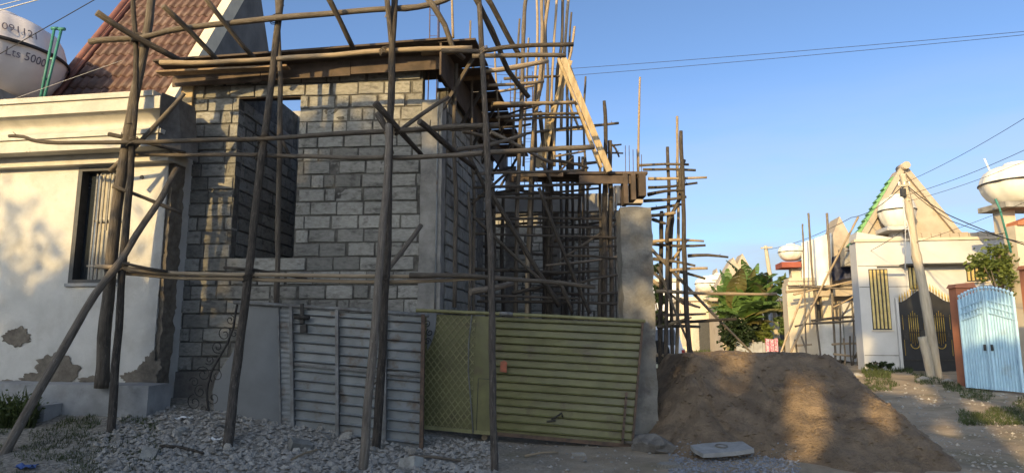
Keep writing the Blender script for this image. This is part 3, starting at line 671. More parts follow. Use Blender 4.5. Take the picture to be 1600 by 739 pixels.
spole(sf, BR, [(318, -6, 8.5), (355, 42, 8.9), (398, 92, 9.4)], 10, 9, 'pole_grey')
spole(sf, BR, [(506, -15, 8.5), (530, 32, 8.8), (553, 78, 9.2)], 11, 9, 'pole_grey')
spole(sf, BR, [(604, -10, 8.6), (609, 40, 8.7), (613, 80, 8.8)], 11, 9, 'pole_dark')
spole(sf, BR, [(664, -8, 8.5), (695, 40, 8.7), (708, 75, 8.85), (725, 92, 9.0)], 12, 9, 'pole_grey')
spole(sf, BR, [(740, -8, 8.7), (756, 25, 8.9), (778, 70, 9.2), (795, 110, 9.5), (826, 152, 9.9)], 11, 9, 'pole_dark')
spole(sf, BR, [(758, -8, 8.7), (778, 30, 8.9), (798, 66, 9.1), (814, 90, 9.3)], 11, 9, 'pole_dark')
spole(sf, BR, [(586, 161, 8.5), (620, 200, 8.8), (662, 246, 9.3)], 13, 8, 'pole_dark')
spole(sf, BR, [(590, 178, 8.9), (603, 204, 8.85), (606, 215, 8.8)], 14, 9, 'pole_dark')
spole(sf, BR, [(700, 152, 9.5), (660, 178, 9.2), (618, 210, 8.85)], 8, 8, 'pole_grey')
spole(sf, BR, [(655, 190, 8.6), (690, 222, 9.0), (742, 262, 9.7)], 12, 9, 'pole_dark')
spole(sf, BR, [(658, 352, 9.5), (625, 395, 9.2), (590, 442, 8.9)], 9, 10, 'pole_grey')
spole(sf, BR, [(437, 210, 9.2), (446, 230, 9.2), (455, 248, 9.3)], 6, 7, 'pole_dark', 1)
spole(sf, U, [(732, 300, 9.9), (735, 400, 9.95), (733, 490, 9.95), (735, 530, 10.0)], 5, 5, 'pole_grey')
spole(sf, U, [(713, 100, 9.9), (709, 200, 9.9), (712, 330, 9.9), (710, 480, 9.9)], 6, 7, 'pole_grey')
# inner scaffold down the street side
si = thing('inner_scaffold', 'dense tangle of scaffold poles beyond the olive gate, between house and concrete post', 'scaffold', P(850, 600, 11.5))
V = [
 ((822, -10), (818, 60), (814, 200), (808, 340), (804, 560), 11.0, 8, 9, 'pole_grey'),
 ((847, -10), (846, 70), (843, 140), (832, 230), (826, 380), (822, 560), 11.3, 7, 9, 'pole_pale'),
 ((859, -10), (850, 50), (848, 120), (842, 150), 11.35, 6, 8, 'pole_pale'),
 ((879, -10), (878, 60), (872, 110), (866, 200), (858, 330), (856, 560), 11.8, 6, 8, 'pole_grey'),
 ((889, -10), (884, 50), (880, 120), (877, 200), 12.0, 6, 6, 'pole_pale'),
 ((898, 42), (893, 80), (886, 106), 11.9, 5, 5, 'pole_pale'),
 ((838, 128), (835, 180), (834, 250), (828, 380), (826, 560), 11.5, 9, 9, 'pole_dark'),
 ((844, 175), (848, 215), (853, 280), (856, 330), 11.6, 9, 7, 'pole_dark'),
 ((862, 205), (856, 280), (852, 400), (850, 560), 12.0, 7, 8, 'pole_dark'),
 ((886, 125), (887, 250), (886, 350), (886, 560), 12.4, 6, 7, 'pole_dark'),
 ((773, 80), (775, 130), (781, 205), 11.2, 4, 4, 'pole_pale'),
 ((838, -10), (840, 60), (836, 130), (838, 240), 11.9, 5, 5, 'pole_pale'), ((852, -10), (853, 70), (857, 150), (852, 260), 12.2, 5, 6, 'pole_grey'),
 ((870, -10), (866, 60), (862, 140), (866, 260), 11.6, 5, 6, 'pole_pale'), ((893, 20), (889, 90), (893, 180), (890, 270), 12.3, 4, 5, 'pole_grey'), ((812, 30), (806, 120), (800, 240), 12.2, 4, 5, 'pole_grey'),
 ((826, 60), (822, 150), (818, 260), 12.6, 4, 5, 'pole_pale'), ((915, 120), (912, 200), (916, 270), 12.6, 4, 5, 'pole_grey'),
 ((735, 33), (735, 78), 11.2, 4, 4, 'pole_pale'),
 ((706, -10), (707, 30), (708, 60), 11.0, 5, 5, 'pole_pale'),
 ((871, 100), (868, 180), (864, 260), 12.5, 5, 5, 'pole_pale'),
 ((856, 120), (853, 200), (850, 250), 12.5, 5, 5, 'pole_grey'),
 ((905, 245), (906, 330), (904, 560), 12.6, 5, 6, 'pole_dark'),
 ((944, 158), (946, 230), (944, 330), (943, 560), 11.6, 7, 12, 'pole_dark'),
 ((953, 220), (954, 330), (957, 560), 11.7, 9, 10, 'pole_dark'),
 ((936, 228), (938, 330), (936, 560), 11.9, 5, 7, 'pole_grey'),
 ((1000, 121), (998, 180), (997, 270), 11.4, 4, 5, 'pole_pale'),
 ((743, 70), (738, 130), (737, 220), (741, 330), (740, 560), 10.8, 5, 7, 'pole_grey'),
 ((770, 290), (772, 380), (770, 560), 11.2, 8, 9, 'pole_dark'),
 ((787, 300), (785, 400), (788, 560), 11.6, 7, 8, 'pole_dark'),
 ((860, 300), (862, 400), (860, 560), 11.6, 7, 8, 'pole_dark'),
 ((818, 390), (823, 400), (822, 440), (824, 560), 10.9, 7, 8, 'pole_pale'),
 ((908, 290), (905, 330), (907, 356), 12.4, 7, 5, 'pole_dark'),
 ((922, 352), (918, 372), (914, 386), 12.0, 8, 6, 'pole_dark'),
]
for v in V:
    n = len(v) - 4; Y = v[n]
    spole(si, U, [(a, b, Y) for a, b in v[:n]], v[n + 1] * .76, v[n + 2] * .8, v[n + 3], 0, ground=False)
H = [
 (758, 110, 10.3, 849, 100, 10.9, 11, 12, 'pole_pale'), (757, 137, 10.4, 858, 128, 11.0, 7, 8, 'pole_pale'), (768, 160, 10.5, 892, 156, 11.2, 9, 9, 'pole_pale'),
 (772, 166, 10.6, 832, 161, 11.0, 9, 7, 'pole_dark'), (777, 181, 10.8, 913, 172, 11.6, 7, 7, 'pole_grey'), (785, 193, 11, 912, 185, 11.6, 7, 6, 'pole_grey'),
 (800, 213, 11.3, 969, 188, 12.2, 6, 7, 'pole_grey'), (782, 199, 10.9, 836, 196, 11.3, 7, 6, 'pole_dark'), (700, 199, 9.3, 780, 198, 9.6, 10, 10, 'pole_grey'),
 (700, 240, 9.2, 812, 216, 10.2, 10, 10, 'pole_grey'), (765, 207, 9.8, 862, 256, 10.6, 9, 8, 'pole_grey'), (725, 205, 9.5, 778, 226, 9.9, 8, 7, 'pole_grey'),
 (866, 247, 11.4, 912, 240, 11.6, 5, 5, 'pole_pale'), (738, 271, 10.2, 918, 268, 11.5, 7, 8, 'pole_grey'), (740, 290, 10.3, 936, 290, 11.6, 7, 8, 'pole_dark'),
 (757, 301, 10.6, 932, 296, 11.8, 6, 6, 'pole_dark'), (744, 310, 10.4, 912, 313, 11.6, 7, 7, 'pole_dark'), (745, 341, 10.4, 966, 342, 11.8, 6, 7, 'pole_dark'),
 (780, 357, 10.8, 960, 355, 11.8, 5, 6, 'pole_dark'), (742, 366, 10.4, 977, 372, 11.8, 6, 6, 'pole_dark'), (850, 385, 11.2, 975, 387, 11.8, 6, 6, 'pole_dark'),
 (856, 411, 11.2, 976, 402, 11.8, 6, 6, 'pole_grey'), (868, 408, 11.3, 975, 346, 11.9, 5, 6, 'pole_grey'), (848, 296, 10.9, 928, 492, 11.2, 8, 9, 'pole_dark'),
 (765, 300, 10.2, 876, 476, 10.9, 10, 13, 'pole_dark'), (745, 340, 10.3, 842, 440, 10.6, 8, 8, 'pole_dark'), (730, 240, 10.0, 765, 330, 10.5, 8, 8, 'pole_dark'),
 (880, 446, 11.0, 982, 430, 11.8, 6, 6, 'pole_grey'), (865, 462, 11.0, 988, 457, 11.8, 6, 6, 'pole_dark'), (745, 458, 10.4, 900, 462, 11.0, 6, 6, 'pole_dark'),
 (745, 468, 10.6, 985, 470, 11.6, 7, 7, 'pole_dark'), (840, 430, 11.0, 910, 428, 11.4, 5, 5, 'pole_dark'), (800, 180, 11.0, 838, 165, 11.2, 5, 5, 'pole_dark'),
 (862, 280, 11.6, 900, 246, 11.9, 4, 5, 'pole_grey'), (880, 150, 12.2, 902, 200, 12.3, 5, 5, 'pole_pale'), (960, 225, 12.2, 968, 240, 12.3, 5, 4, 'pole_dark'),
 (915, 298, 12.0, 925, 270, 12.1, 4, 5, 'pole_grey'), (952, 230, 11.7, 966, 230, 12.0, 4, 4, 'pole_dark'), (930, 240, 11.6, 968, 240, 12.0, 5, 4, 'pole_grey'),
 (740, 320, 10.4, 790, 265, 10.8, 7, 7, 'pole_dark'), (846, 252, 11.0, 858, 300, 11.2, 7, 7, 'pole_dark'), (870, 440, 10.8, 890, 490, 11.0, 8, 9, 'pole_dark'),
]
for h in H:
    a = P(h[0] + random.uniform(-6, 6), h[1] + random.uniform(-4, 4), h[2]); b = P(h[3] + random.uniform(-9, 9), h[4] + random.uniform(-6, 6), h[5]); md = (a + b) / 2 + Vector((random.uniform(-.03, .03), random.uniform(-.04, .04), random.uniform(-.03, .03)))
    k = dep(a) / FOC; wood(LP, [a, md, b], h[6] * k * .72, h[7] * k * .68, h[8], si, 1)
rq = random.Random(77)
for k in range(34):
    if k % 3:
        x0 = rq.uniform(738, 900); yy = rq.uniform(245, 470); Y0 = rq.uniform(10.6, 14.5); a = P(x0, yy, Y0); b = P(min(975, x0 + rq.uniform(50, 150)), yy + rq.uniform(-14, 14), Y0 + rq.uniform(0, .8))
    else:
        x0 = rq.uniform(745, 965); Y0 = rq.uniform(11.5, 15); a = P(x0 + rq.uniform(-6, 6), rq.uniform(230, 300), Y0); b = P(x0, 560, Y0)
    kk = Y0 / FOC; d = rq.uniform(4, 6.5); wood(LP if k % 3 else U, [a, (a + b) / 2 + Vector((rq.uniform(-.05, .05), 0, rq.uniform(-.04, .04))), b], d * kk, d * kk * .8, 'pole_dark', si, 1)
for k in range(4):
    x0 = rq.uniform(745, 800); yy = rq.uniform(105, 240); Y0 = rq.uniform(10.8, 12.5); a = P(x0, yy, Y0); b = P(x0 + rq.uniform(60, 130), yy - rq.uniform(0, 12), Y0 + .5); kk = Y0 / FOC
    wood(LP, [a, (a + b) / 2, b], 5 * kk, 4 * kk, rq.choice(['pole_grey', 'pole_pale']), si, 1)
# lashings where poles cross
for (px, py, Y, r) in ((412, 217, 8.98, .085), (409, 243, 9.05, .085), (389, 432, 9.0, .09), (431, 30, 8.95, .08), (609, 206, 8.8, .085), (607, 243, 8.9, .085), (598, 435, 8.75, .1), (613, 16, 8.8, .08), (759, 200, 8.7, .07), (760, 238, 8.75, .07), (767, 434, 8.4, .075), (207, 222, 8.9, .08), (193, 418, 8.95, .08), (213, 60, 8.92, .08), (600, 80, 8.85, .08), (755, 80, 8.75, .07)):
    c = P(px, py, Y); pts = []; ph_ = rq.uniform(0, 6)
    for i in range(40): t = i / 39 * 4 * 2 * math.pi + ph_; rr = r * (.8 + .12 * math.sin(t * .37)); pts.append(c + Vector((math.cos(t) * rr, math.sin(t) * rr * .9, (i / 39 - .5) * .09 + .035 * math.cos(t))))
    pts.append(pts[-1] + Vector((rq.uniform(-.05, .05), -.02, -.14)))
    m = MB(); m.tube(pts, .007, 5); m.build('lashing', MT[rq.choice(['pole_pale', 'pole_grey', 'pole_dark'])], sf)
# scaffold tower beyond the post
sr = thing('tower_scaffold', 'slender pole scaffold tower beyond the concrete post, facing the street', 'scaffold', P(1060, 600, 12.5))
V = [((1043, 230), (1045, 300), (1044, 400), (1040, 570), 12.2, 5, 7, 'pole_dark'), ((1058, 182), (1059, 260), (1060, 400), (1057, 570), 12.6, 4, 6, 'pole_pale'),
     ((1064, 205), (1066, 280), (1069, 380), (1073, 470), (1080, 585), 11.9, 6, 9, 'pole_dark'), ((1051, 330), (1048, 400), (1050, 570), 12.3, 5, 6, 'pole_dark'),
     ((1069, 250), (1063, 270), (1062, 310), (1045, 345), (1042, 380), 12.1, 6, 6, 'pole_dark'), ((1034, 330), (1033, 440), (1032, 580), 12.4, 6, 8, 'pole_dark'), ((1058, 300), (1068, 252), 12.4, 5, 4, 'pole_grey')]
for v in V:
    n = len(v) - 4; spole(sr, U, [(a, b, v[n]) for a, b in v[:n]], v[n + 1], v[n + 2], v[n + 3])
H = [(1000, 257, 1079, 255), (1008, 267, 1087, 266), (1012, 278, 1101, 275), (1012, 293, 1085, 289), (1014, 303, 1070, 301), (1004, 317, 1077, 311), (1018, 323, 1062, 321), (1021, 335, 1056, 335), (1022, 346, 1042, 346),
     (1020, 375, 1101, 374), (1018, 384, 1096, 380), (1074, 401, 1131, 401), (1020, 405, 1091, 415), (1046, 425, 1104, 419), (1060, 421, 1101, 432), (1026, 457, 1208, 461), (1024, 494, 1106, 493), (1024, 501, 1155, 501),
     (1028, 511, 1096, 510), (1026, 555, 1076, 557), (1018, 391, 1186, 559), (1026, 415, 1092, 575), (1018, 440, 1072, 478), (1044, 411, 1078, 378), (1030, 514, 1072, 498), (1020, 420, 1040, 440), (1065, 470, 1096, 478)]
for h in H:
    Y0 = random.uniform(12.1, 12.5); Y1 = random.uniform(11.8, 12.3); a = P(h[0] + random.uniform(-5, 3), h[1] + random.uniform(-4, 4), Y0); b = P(h[2] + random.uniform(-6, 8), h[3] + random.uniform(-4, 4), Y1); k = Y0 / FOC
    wood(LP, [a, (a + b) / 2 + Vector((0, 0, random.uniform(-.03, .03))), b], random.uniform(4.5, 6.5) * k, random.uniform(3, 4.5) * k, random.choice(['pole_grey', 'pole_dark', 'pole_pale']), sr, 1)

# ------------------------------------------------------------------ rear part of the site: wall, beam, columns, A-frame
rw = thing('rear_block_wall', 'block wall with concrete ring beam behind the tangle of scaffold poles', 'wall', P(880, 560, 16.5))
RWF = Frame(P(880, 400, 16.5)[:2], R(-3))
a0 = RWF.uv(760, 400)[0]; a1 = RWF.uv(1004, 400)[0]; zt2 = RWF.uv(880, 330)[1]
q = MB(); q.box(a0, a1, .02, .2, 0, zt2, RWF); core = q.build('mortar_core', MT['mortar'], rw)
for (x, z, ln, h, dy, rt) in courses(a0, a1, 1.0, int((zt2 - 1.0) / CH), [], 21):
    ob = bpy.data.objects.new('block', random.choice(vb)); COL.objects.link(ob); ob.parent = core
    ob.matrix_local = RWF.mat(x, .1 + dy, z) @ Matrix.Rotation(rt, 4, 'Y') @ Matrix.Diagonal((ln, .2, h, 1))
q = MB(); b0 = RWF.uv(762, 318, -1.5)[0]; b1 = RWF.uv(962, 318, -1.5)[0]
rough_box(q, RWF, b0, b1, -1.75, -1.5, RWF.uv(800, 331, -1.75)[1], RWF.uv(800, 304, -1.75)[1], .012, .12); q.build('ring_beam', MT['render'], rw)
q = MB(); rough_box(q, RWF, b1 - .05, b1 + .6, -1.7, -1.4, RWF.uv(950, 318, -1.7)[1], RWF.uv(950, 290, -1.7)[1], .012, .12); q.build('ring_beam', MT['tan'], rw)
for (px, Y, wpx, top) in ((742, 13.3, 20, 120), (798, 15.0, 17, 262), (868, 15.2, 14, 300), (970, 12.6, 13, 330)):
    a = P(px, 500, Y); wd = wpx * Y / FOC; zt3 = P(px, top, Y).z
    t = thing('concrete_column', {742: 'dark concrete column at the far end of the block side wall', 798: 'dark concrete column under the ring beam, second from the block side wall', 868: 'slim concrete column under the middle of the ring beam', 970: 'slim concrete column just behind the rough concrete post'}[px], 'column', (a.x, a.y, .05))
    q = MB(); rough_box(q, None, a.x - wd / 2, a.x + wd / 2, Y - wd / 2, Y + wd / 2, -.1, zt3, .012, .15); q.build('shaft', MT['darkconc'], t)
    for k in (-1, 1):
        q = MB(); q.tube([(a.x + k * wd * .3, Y, zt3 - .2), (a.x + k * wd * .3, Y, zt3 + .5)], .008, 5); q.build('rebar', MT['rebar'], t)
# beam formwork
bf = thing('beam_formwork', 'dark timber beam mould spanning towards the concrete post', 'formwork', P(880, 280, 11.5))
for (x0, x1, y0, y1, Y, dpt, mt) in ((842, 1012, 268, 272, 11.3, .5, 'formply'), (796, 985, 274, 284, 11.6, .04, 'formply'), (905, 990, 274, 287, 11.25, .03, 'formply'), (800, 880, 270, 276, 11.2, .03, 'formpale')):
    A = P(x0, y0, Y); B = P(x1, y0, Y); z0_ = P(x0, y1, Y).z; q = MB(); q.box(A.x, B.x, Y, Y + dpt, z0_, A.z); q.build('board', MT[mt], bf)
A = P(976, 272, 11.2); B = P(1000, 326, 11.2)
for k, (x0, x1) in enumerate(((974, 982), (986, 994), (998, 1010))):
    a = P(x0, 270, 11.2); b = P(x1, 318 - 6 * k, 11.2); q = MB(); q.box(a.x, b.x, 11.2, 11.5, b.z, a.z - .01); q.build('mould_side', MT['formply'], bf)
for px in (978, 984, 990, 996, 1003):
    a = P(px, 300, 11.35); q = MB(); q.tube([a, a + Vector((.01, 0, .75 + random.uniform(-.1, .1)))], .006, 4); q.build('rebar', MT['rebar'], bf)
# A-frame of raw planks
af = thing('timber_truss', 'A-frame roof truss of raw yellow planks rising above the scaffold', 'truss', P(890, 265, 13.6))
for (x0, y0, x1, y1, Y, wpx) in ((880, 92, 952, 268, 11.15, 10), (890, 104, 946, 262, 11.3, 4), (872, 92, 940, 262, 11.25, 4), (890, 95, 838, 262, 11.6, 10), (882, 92, 852, 250, 11.5, 4), (884, 110, 846, 262, 13.9, 6), (899, 160, 938, 262, 13.7, 5), (876, 100, 858, 240, 13.8, 5), (878, 88, 900, 130, 13.6, 4), (845, 205, 930, 200, 13.8, 4)):
    a = P(x0, y0, Y); b = P(x1, y1, Y); q = MB(); q.bar(a, b, .05, wpx * Y / FOC, up=Vector((0, 0, 1)) if False else (b - a).cross(Vector((0, 1, 0)))); q.build('plank', MT['plank'], af)
# rebar cages for columns still to be cast
for (x0, x1, y0, y1, Y, lab) in ((797, 812, 108, 225, 13.0, 'open rebar column cage above the dark roof formwork'), (818, 832, 112, 260, 13.2, 'open rebar column cage between the pale scaffold uprights')):
    t = thing('rebar_cage', lab, 'rebar cage', P(x0, y1, Y))
    for px in (x0, x1):
        for dy in (0, .22):
            a = P(px, y0, Y); b = P(px + 2, y1, Y); q = MB(); q.tube([b + Vector((0, dy, -.4)), a + Vector((0, dy, 0))], .007, 4); q.build('bar', MT['rebar'], t)
    for k in range(9):
        yy = y0 + 6 + (y1 - y0) * k / 9; a = P(x0, yy, Y); b = P(x1, yy + random.uniform(-2, 2), Y)
        q = MB()
        for (m, n_) in ((a, b), (b, b + Vector((0, .22, 0))), (b + Vector((0, .22, 0)), a + Vector((0, .22, 0))), (a + Vector((0, .22, 0)), a)): q.bar(m, n_, .006, .006)
        q.build('stirrup', MT['rebar'], t)

# ------------------------------------------------------------------ grey gate leaf lying on its side
def quad(BL, BR_, TL, TR_):
    BL, BR_, TL, TR_ = map(Vector, (BL, BR_, TL, TR_))
    nrm = (BR_ - BL).cross(TL - BL).normalized()
    def f(u, v, h=0): return (BL * (1 - u) + BR_ * u) * (1 - v) + (TL * (1 - u) + TR_ * u) * v + nrm * h
    return f
def corr(f, u0, u1, v0, v1, n, h, mat, parent, name='corrugated_panel', duty=.35, base=0):
    """sheet with n trapezoid ridges running along u"""
    m = MB(); pr = [(0, 0)]
    for i in range(n):
        a = i / n; d = 1 / n
        pr += [(a + d * (.5 - duty / 2 - .08), 0), (a + d * (.5 - duty / 2), .8), (a + d * .5, 1), (a + d * (.5 + duty / 2), .85), (a + d * (.5 + duty / 2 + .10), 0)]
    pr.append((1, 0)); k = len(pr); nu = 10; vs = []
    for i in range(nu + 1):
        u = u0 + (u1 - u0) * i / nu
        for (t, e) in pr: vs.append(f(u, v0 + (v1 - v0) * t, base + h * e * (1 + .25 * nz3(u * 13, t * 17, 8)) + .014 * nz3(u * 5, t * 5, 3) + .004 * nz3(u * 19, t * 19, 5)))
    m.add(vs, [(i * k + j, (i + 1) * k + j, (i + 1) * k + j + 1, i * k + j + 1) for i in range(nu) for j in range(k - 1)])
    return m.build(name, mat, parent)
def scroll(c, ax, ay, r, turns, th, start=0, sgn=1):
    n = int(14 * turns); pts = []
    for i in range(n + 1):
        t = i / n; a = start + sgn * turns * 2 * math.pi * t; rr = r * (1 - .78 * t)
        pts.append(c + ax * rr * math.cos(a) + ay * rr * math.sin(a))
    return pts, th
gg = thing('grey_gate_leaf', 'grey ribbed steel gate leaf with curved end lying on its side on the rubble', 'gate', P(500, 690, 9.1))
GF = quad(P(441, 679, 9.25), P(661, 706, 9.0), P(437, 479, 9.5), P(664, 494, 9.25))
corr(GF, .10, .40, .02, .985, 13, .05, MT['galv'], gg, duty=.10); corr(GF, .42, .73, .02, .985, 13, .05, MT['galv'], gg, duty=.10); corr(GF, .75, .985, .02, .985, 13, .05, MT['galv'], gg, duty=.10)
corr(GF, .0, .085, .02, .985, 24, .010, MT['galv'], gg, 'ribbed_panel', .5)
def gbar(f, a, b, wd, ht, name, mat, parent, h=.05):
    m = MB(); A = f(a[0], a[1], h); B = f(b[0], b[1], h); nn = (f(.5, .5, 1) - f(.5, .5, 0)); m.bar(A, B, wd, ht, up=nn); return m.build(name, MT[mat], parent)
for u in (.09, .41, .74): gbar(GF, (u, .0), (u, 1.0), .045, .045, 'frame_bar', 'greybar', gg)
gbar(GF, (.995, -.01), (.995, 1.01), .05, .05, 'frame_bar', 'rust', gg)
gbar(GF, (.09, .545), (1, .545), .035, .03, 'frame_bar', 'greybar', gg, .028); gbar(GF, (0, .005), (1, .005), .05, .04, 'frame_bar', 'greybar', gg)
m = MB(); m.tube([GF(-.32, 1.01, .03), GF(0, 1.01, .035), GF(.5, 1.012, .03), GF(1.03, 1.005, .03)], .028, 10); m.build('top_pipe', MT['greybar'], gg)
out_ = [(.0, .0), (-.12, .0), (-.25, .0), (-.40, .0), (-.475, .03), (-.50, .15), (-.505, .27), (-.475, .38), (-.42, .48), (-.36, .57), (-.31, .68), (-.275, .80), (-.25, .92), (-.24, 1.0), (-.12, 1.0), (0, 1.0)]
m = MB(); nn = GF(.5, .5, -.006) - GF(.5, .5, 0); m.prism([GF(u, v, .012) for u, v in out_], nn); m.build('curved_sheet', MT['galvp'], gg)
gbar(GF, (-.005, 0), (-.005, 1), .02, .03, 'frame_bar', 'greybar', gg, .02)
gbar(GF, (-.65, -.02), (.0, -.015), .03, .03, 'frame_bar', 'greybar', gg, .0)
ax = (GF(1, .5) - GF(0, .5)).normalized(); ay = (GF(.5, 1) - GF(.5, 0)).normalized()
rim = [(-.52, .0), (-.545, .15), (-.55, .28), (-.51, .42), (-.45, .54), (-.385, .66), (-.335, .80), (-.31, .95), (-.30, 1.0)]
m = MB(); m.tube([GF(u, v, .01) for u, v in rim], .016, 6); m.build('scroll_rail', MT['wrought'], gg)
for i, (u, v) in enumerate(((-.575, .12), (-.60, .26), (-.57, .40), (-.52, .52), (-.455, .63), (-.40, .74), (-.355, .86), (-.50, .22), (-.47, .40), (-.33, .75), (-.60, .02), (-.645, .17), (-.64, .33))):
    pts, th = scroll(GF(u, v, .01), ax, ay, .075 + .02 * (i % 3), 1.35, .008, i * 1.3, 1 if i % 2 else -1)
    m = MB(); m.tube(pts, .007, 5); m.build('scroll', MT['wrought'], gg)
m = MB(); m.bar(GF(.17, 1.03, .06), GF(.17, .87, .06), .05, .03, up=nn); m.tube([GF(.12, .92, .07), GF(.22, .92, .07)], .03, 8); m.bar(GF(.18, .86, .06), GF(.18, .80, .06), .09, .05, up=nn); m.build('latch', MT['wrought'], gg)

# ------------------------------------------------------------------ olive gate leaf
og = thing('olive_gate_leaf', 'olive green ribbed gate leaf with lattice end leaning against the concrete post', 'gate', P(840, 690, 9.3))
OF = quad(P(655, 668, 9.62), P(991, 699, 9.22), P(658, 487, 9.74), P(1008, 502, 9.42))
corr(OF, .345, .985, .02, .985, 15, .05, MT['olive'], og, duty=.10)
m = MB(); m.prism([OF(u, v, -.012) for u, v in ((.0, .02), (.265, .02), (.265, .985), (0, .985))], OF(.5, .5, -.006) - OF(.5, .5, 0)); m.build('backing_sheet', MT['olive'], og)
m = MB(); m.prism([OF(u, v, .012) for u, v in ((.255, .02), (.345, .02), (.345, .985), (.255, .985))], OF(.5, .5, -.006) - OF(.5, .5, 0)); m.build('plain_panel', MT['olive'], og)
for (a, b) in (((.275, .02), (.275, .45)), ((.275, .45), (.34, .45))): gbar(OF, a, b, .008, .008, 'seam', 'wrought', og, .016)
for i in range(-9, 14):      # lattice
    for sgn in (1, -1):
        W_, Hh = 3.1 * .25, 1.62; c0 = i * .115
        pts = []
        # line  y = sgn*1.25*x + c within the panel
        cc = c0 if sgn > 0 else c0 + .97
        for t in range(0, 41):
            x = W_ * t / 40; y = sgn * 1.25 * x + cc
            if .03 < y < Hh - .03: pts.append((x / 3.1, y / Hh))
        if len(pts) > 3: gbar(OF, pts[0], pts[-1], .014, .01, 'lattice_bar', 'oliveb', og, .004 + .008 * (sgn > 0))
m = MB(); m.tube([OF(-.02, 1.01, .03), OF(.3, 1.01, .03), OF(.62, 1.008, .03), OF(1.0, 1.0, .03)], .027, 10); m.build('top_pipe', MT['oliveb'], og)
m = MB(); m.tube([OF(.36, 1.012, .03), OF(.42, 1.01, .03)], .032, 10); m.build('coupling', MT['greybar'], og)
gbar(OF, (0, .01), (.35, .01), .05, .04, 'frame_bar', 'oliveb', og, .01); gbar(OF, (.35, .01), (.99, .01), .05, .03, 'frame_bar', 'rust', og, .0)
gbar(OF, (.99, .0), (.99, 1.0), .03, .05, 'frame_bar', 'rust', og, .02)
gbar(OF, (.945, .02), (.945, .42), .035, .02, 'bolt_strip', 'rust', og, .055)
for v in (.06, .14, .22, .30, .38): m = MB(); m.tube([OF(.945, v, .06), OF(.945, v, .08)], .013, 8); m.build('bolt', MT['wrought'], og)
m = MB(); m.tube([OF(.235, 1.0, .03), OF(.225, .75, .035), OF(.228, .5, .03), OF(.245, .25, .035), OF(.262, .0, .04)], .009, 6); m.build('hanging_hose', MT['greybar'], og)
m = MB(); m.prism([OF(.375, .52, .051), OF(.405, .515, .051), OF(.405, .60, .051), OF(.39, .615, .051), OF(.375, .60, .051)], OF(.5, .5, .003) - OF(.5, .5, 0)); m.build('sticker', MT['sticker'], og)
m = MB(); m.tube([OF(.62, .165, .04), OF(.64, .185, .06), OF(.665, .22, .05), OF(.67, .19, .05)], .014, 6); m.tube([OF(.60, .14, .035), OF(.64, .16, .05)], .012, 6); m.build('handle', MT['wrought'], og)
m = MB(); m.prism([OF(u, v, .03) for u, v in ((.03, 1.0), (.075, 1.0), (.07, .85), (.055, .74), (.035, .66), (.03, .8))], OF(.5, .5, .004) - OF(.5, .5, 0)); m.build('hinge_plate', MT['galvp'], og)
ax = (OF(1, .5) - OF(0, .5)).normalized(); ay = (OF(.5, 1) - OF(.5, 0)).normalized()
for i, (u, v) in enumerate(((.035, .74), (.045, .82), (.03, .9))):
    pts, th = scroll(OF(u, v, .04), ax, ay, .055, 1.3, .007, i * 2.1); m = MB(); m.tube(pts, .007, 5); m.build('scroll', MT['wrought'], og)

# ------------------------------------------------------------------ concrete post and its footing
pb = P(1003, 690, 9.6); pt = P(998, 326, 9.6)
cp = thing('concrete_post', 'rough cast concrete gate post with broken top beside the sand heap', 'post', (pb.x, pb.y, gz(pb.x, pb.y)))
q = MB(); rough_box(q, None, pb.x - .235, pb.x + .215, 9.5, 9.95, -.2, pt.z, .022, .05, 5); q.build('shaft', MT['post'], cp)
def rock(mb, c, r, seed, sq=(1, 1, .7), n=2):
    # deformed octahedron sphere
    vs = []; N = 6 * n; rr_ = random.Random(int(seed * 10)); cuts = [(Vector((rr_.uniform(-1, 1), rr_.uniform(-1, 1), rr_.uniform(-1, 1))).normalized(), rr_.uniform(.45, .75)) for _ in range(8)]
    rows = 4 * n
    for j in range(rows + 1):
        ph = math.pi * j / rows
        for i in range(N):
            t = 2 * math.pi * i / N; d = Vector((math.sin(ph) * math.cos(t), math.sin(ph) * math.sin(t), math.cos(ph)))
            k = 1 + .38 * nz3(d.x + seed, d.y, d.z, 1.3) + .2 * nz3(d.x, d.y + seed, d.z, 3.2)
            for (pn, pd) in cuts:
                e = (d * k).dot(pn)
                if e > pd: k *= pd / e
            vs.append(Vector(c) + Vector((d.x * sq[0], d.y * sq[1], d.z * sq[2])) * r * k)
    mb.add(vs, [(j * N + i, j * N + (i + 1) % N, (j + 1) * N + (i + 1) % N, (j + 1) * N + i) for j in range(rows) for i in range(N)][::-1], False)
q = MB(); fb = PG(1030, 712); rock(q, (fb.x, fb.y + .3, .06), .30, 3, (1, .8, .6), 5); q.build('footing', MT['darkconc'], cp)
q = MB(); fb = PG(992, 700); rock(q, (fb.x, fb.y + .2, .05), .26, 8, (1, .8, .5), 3); q.build('footing', MT['darkconc'], cp)

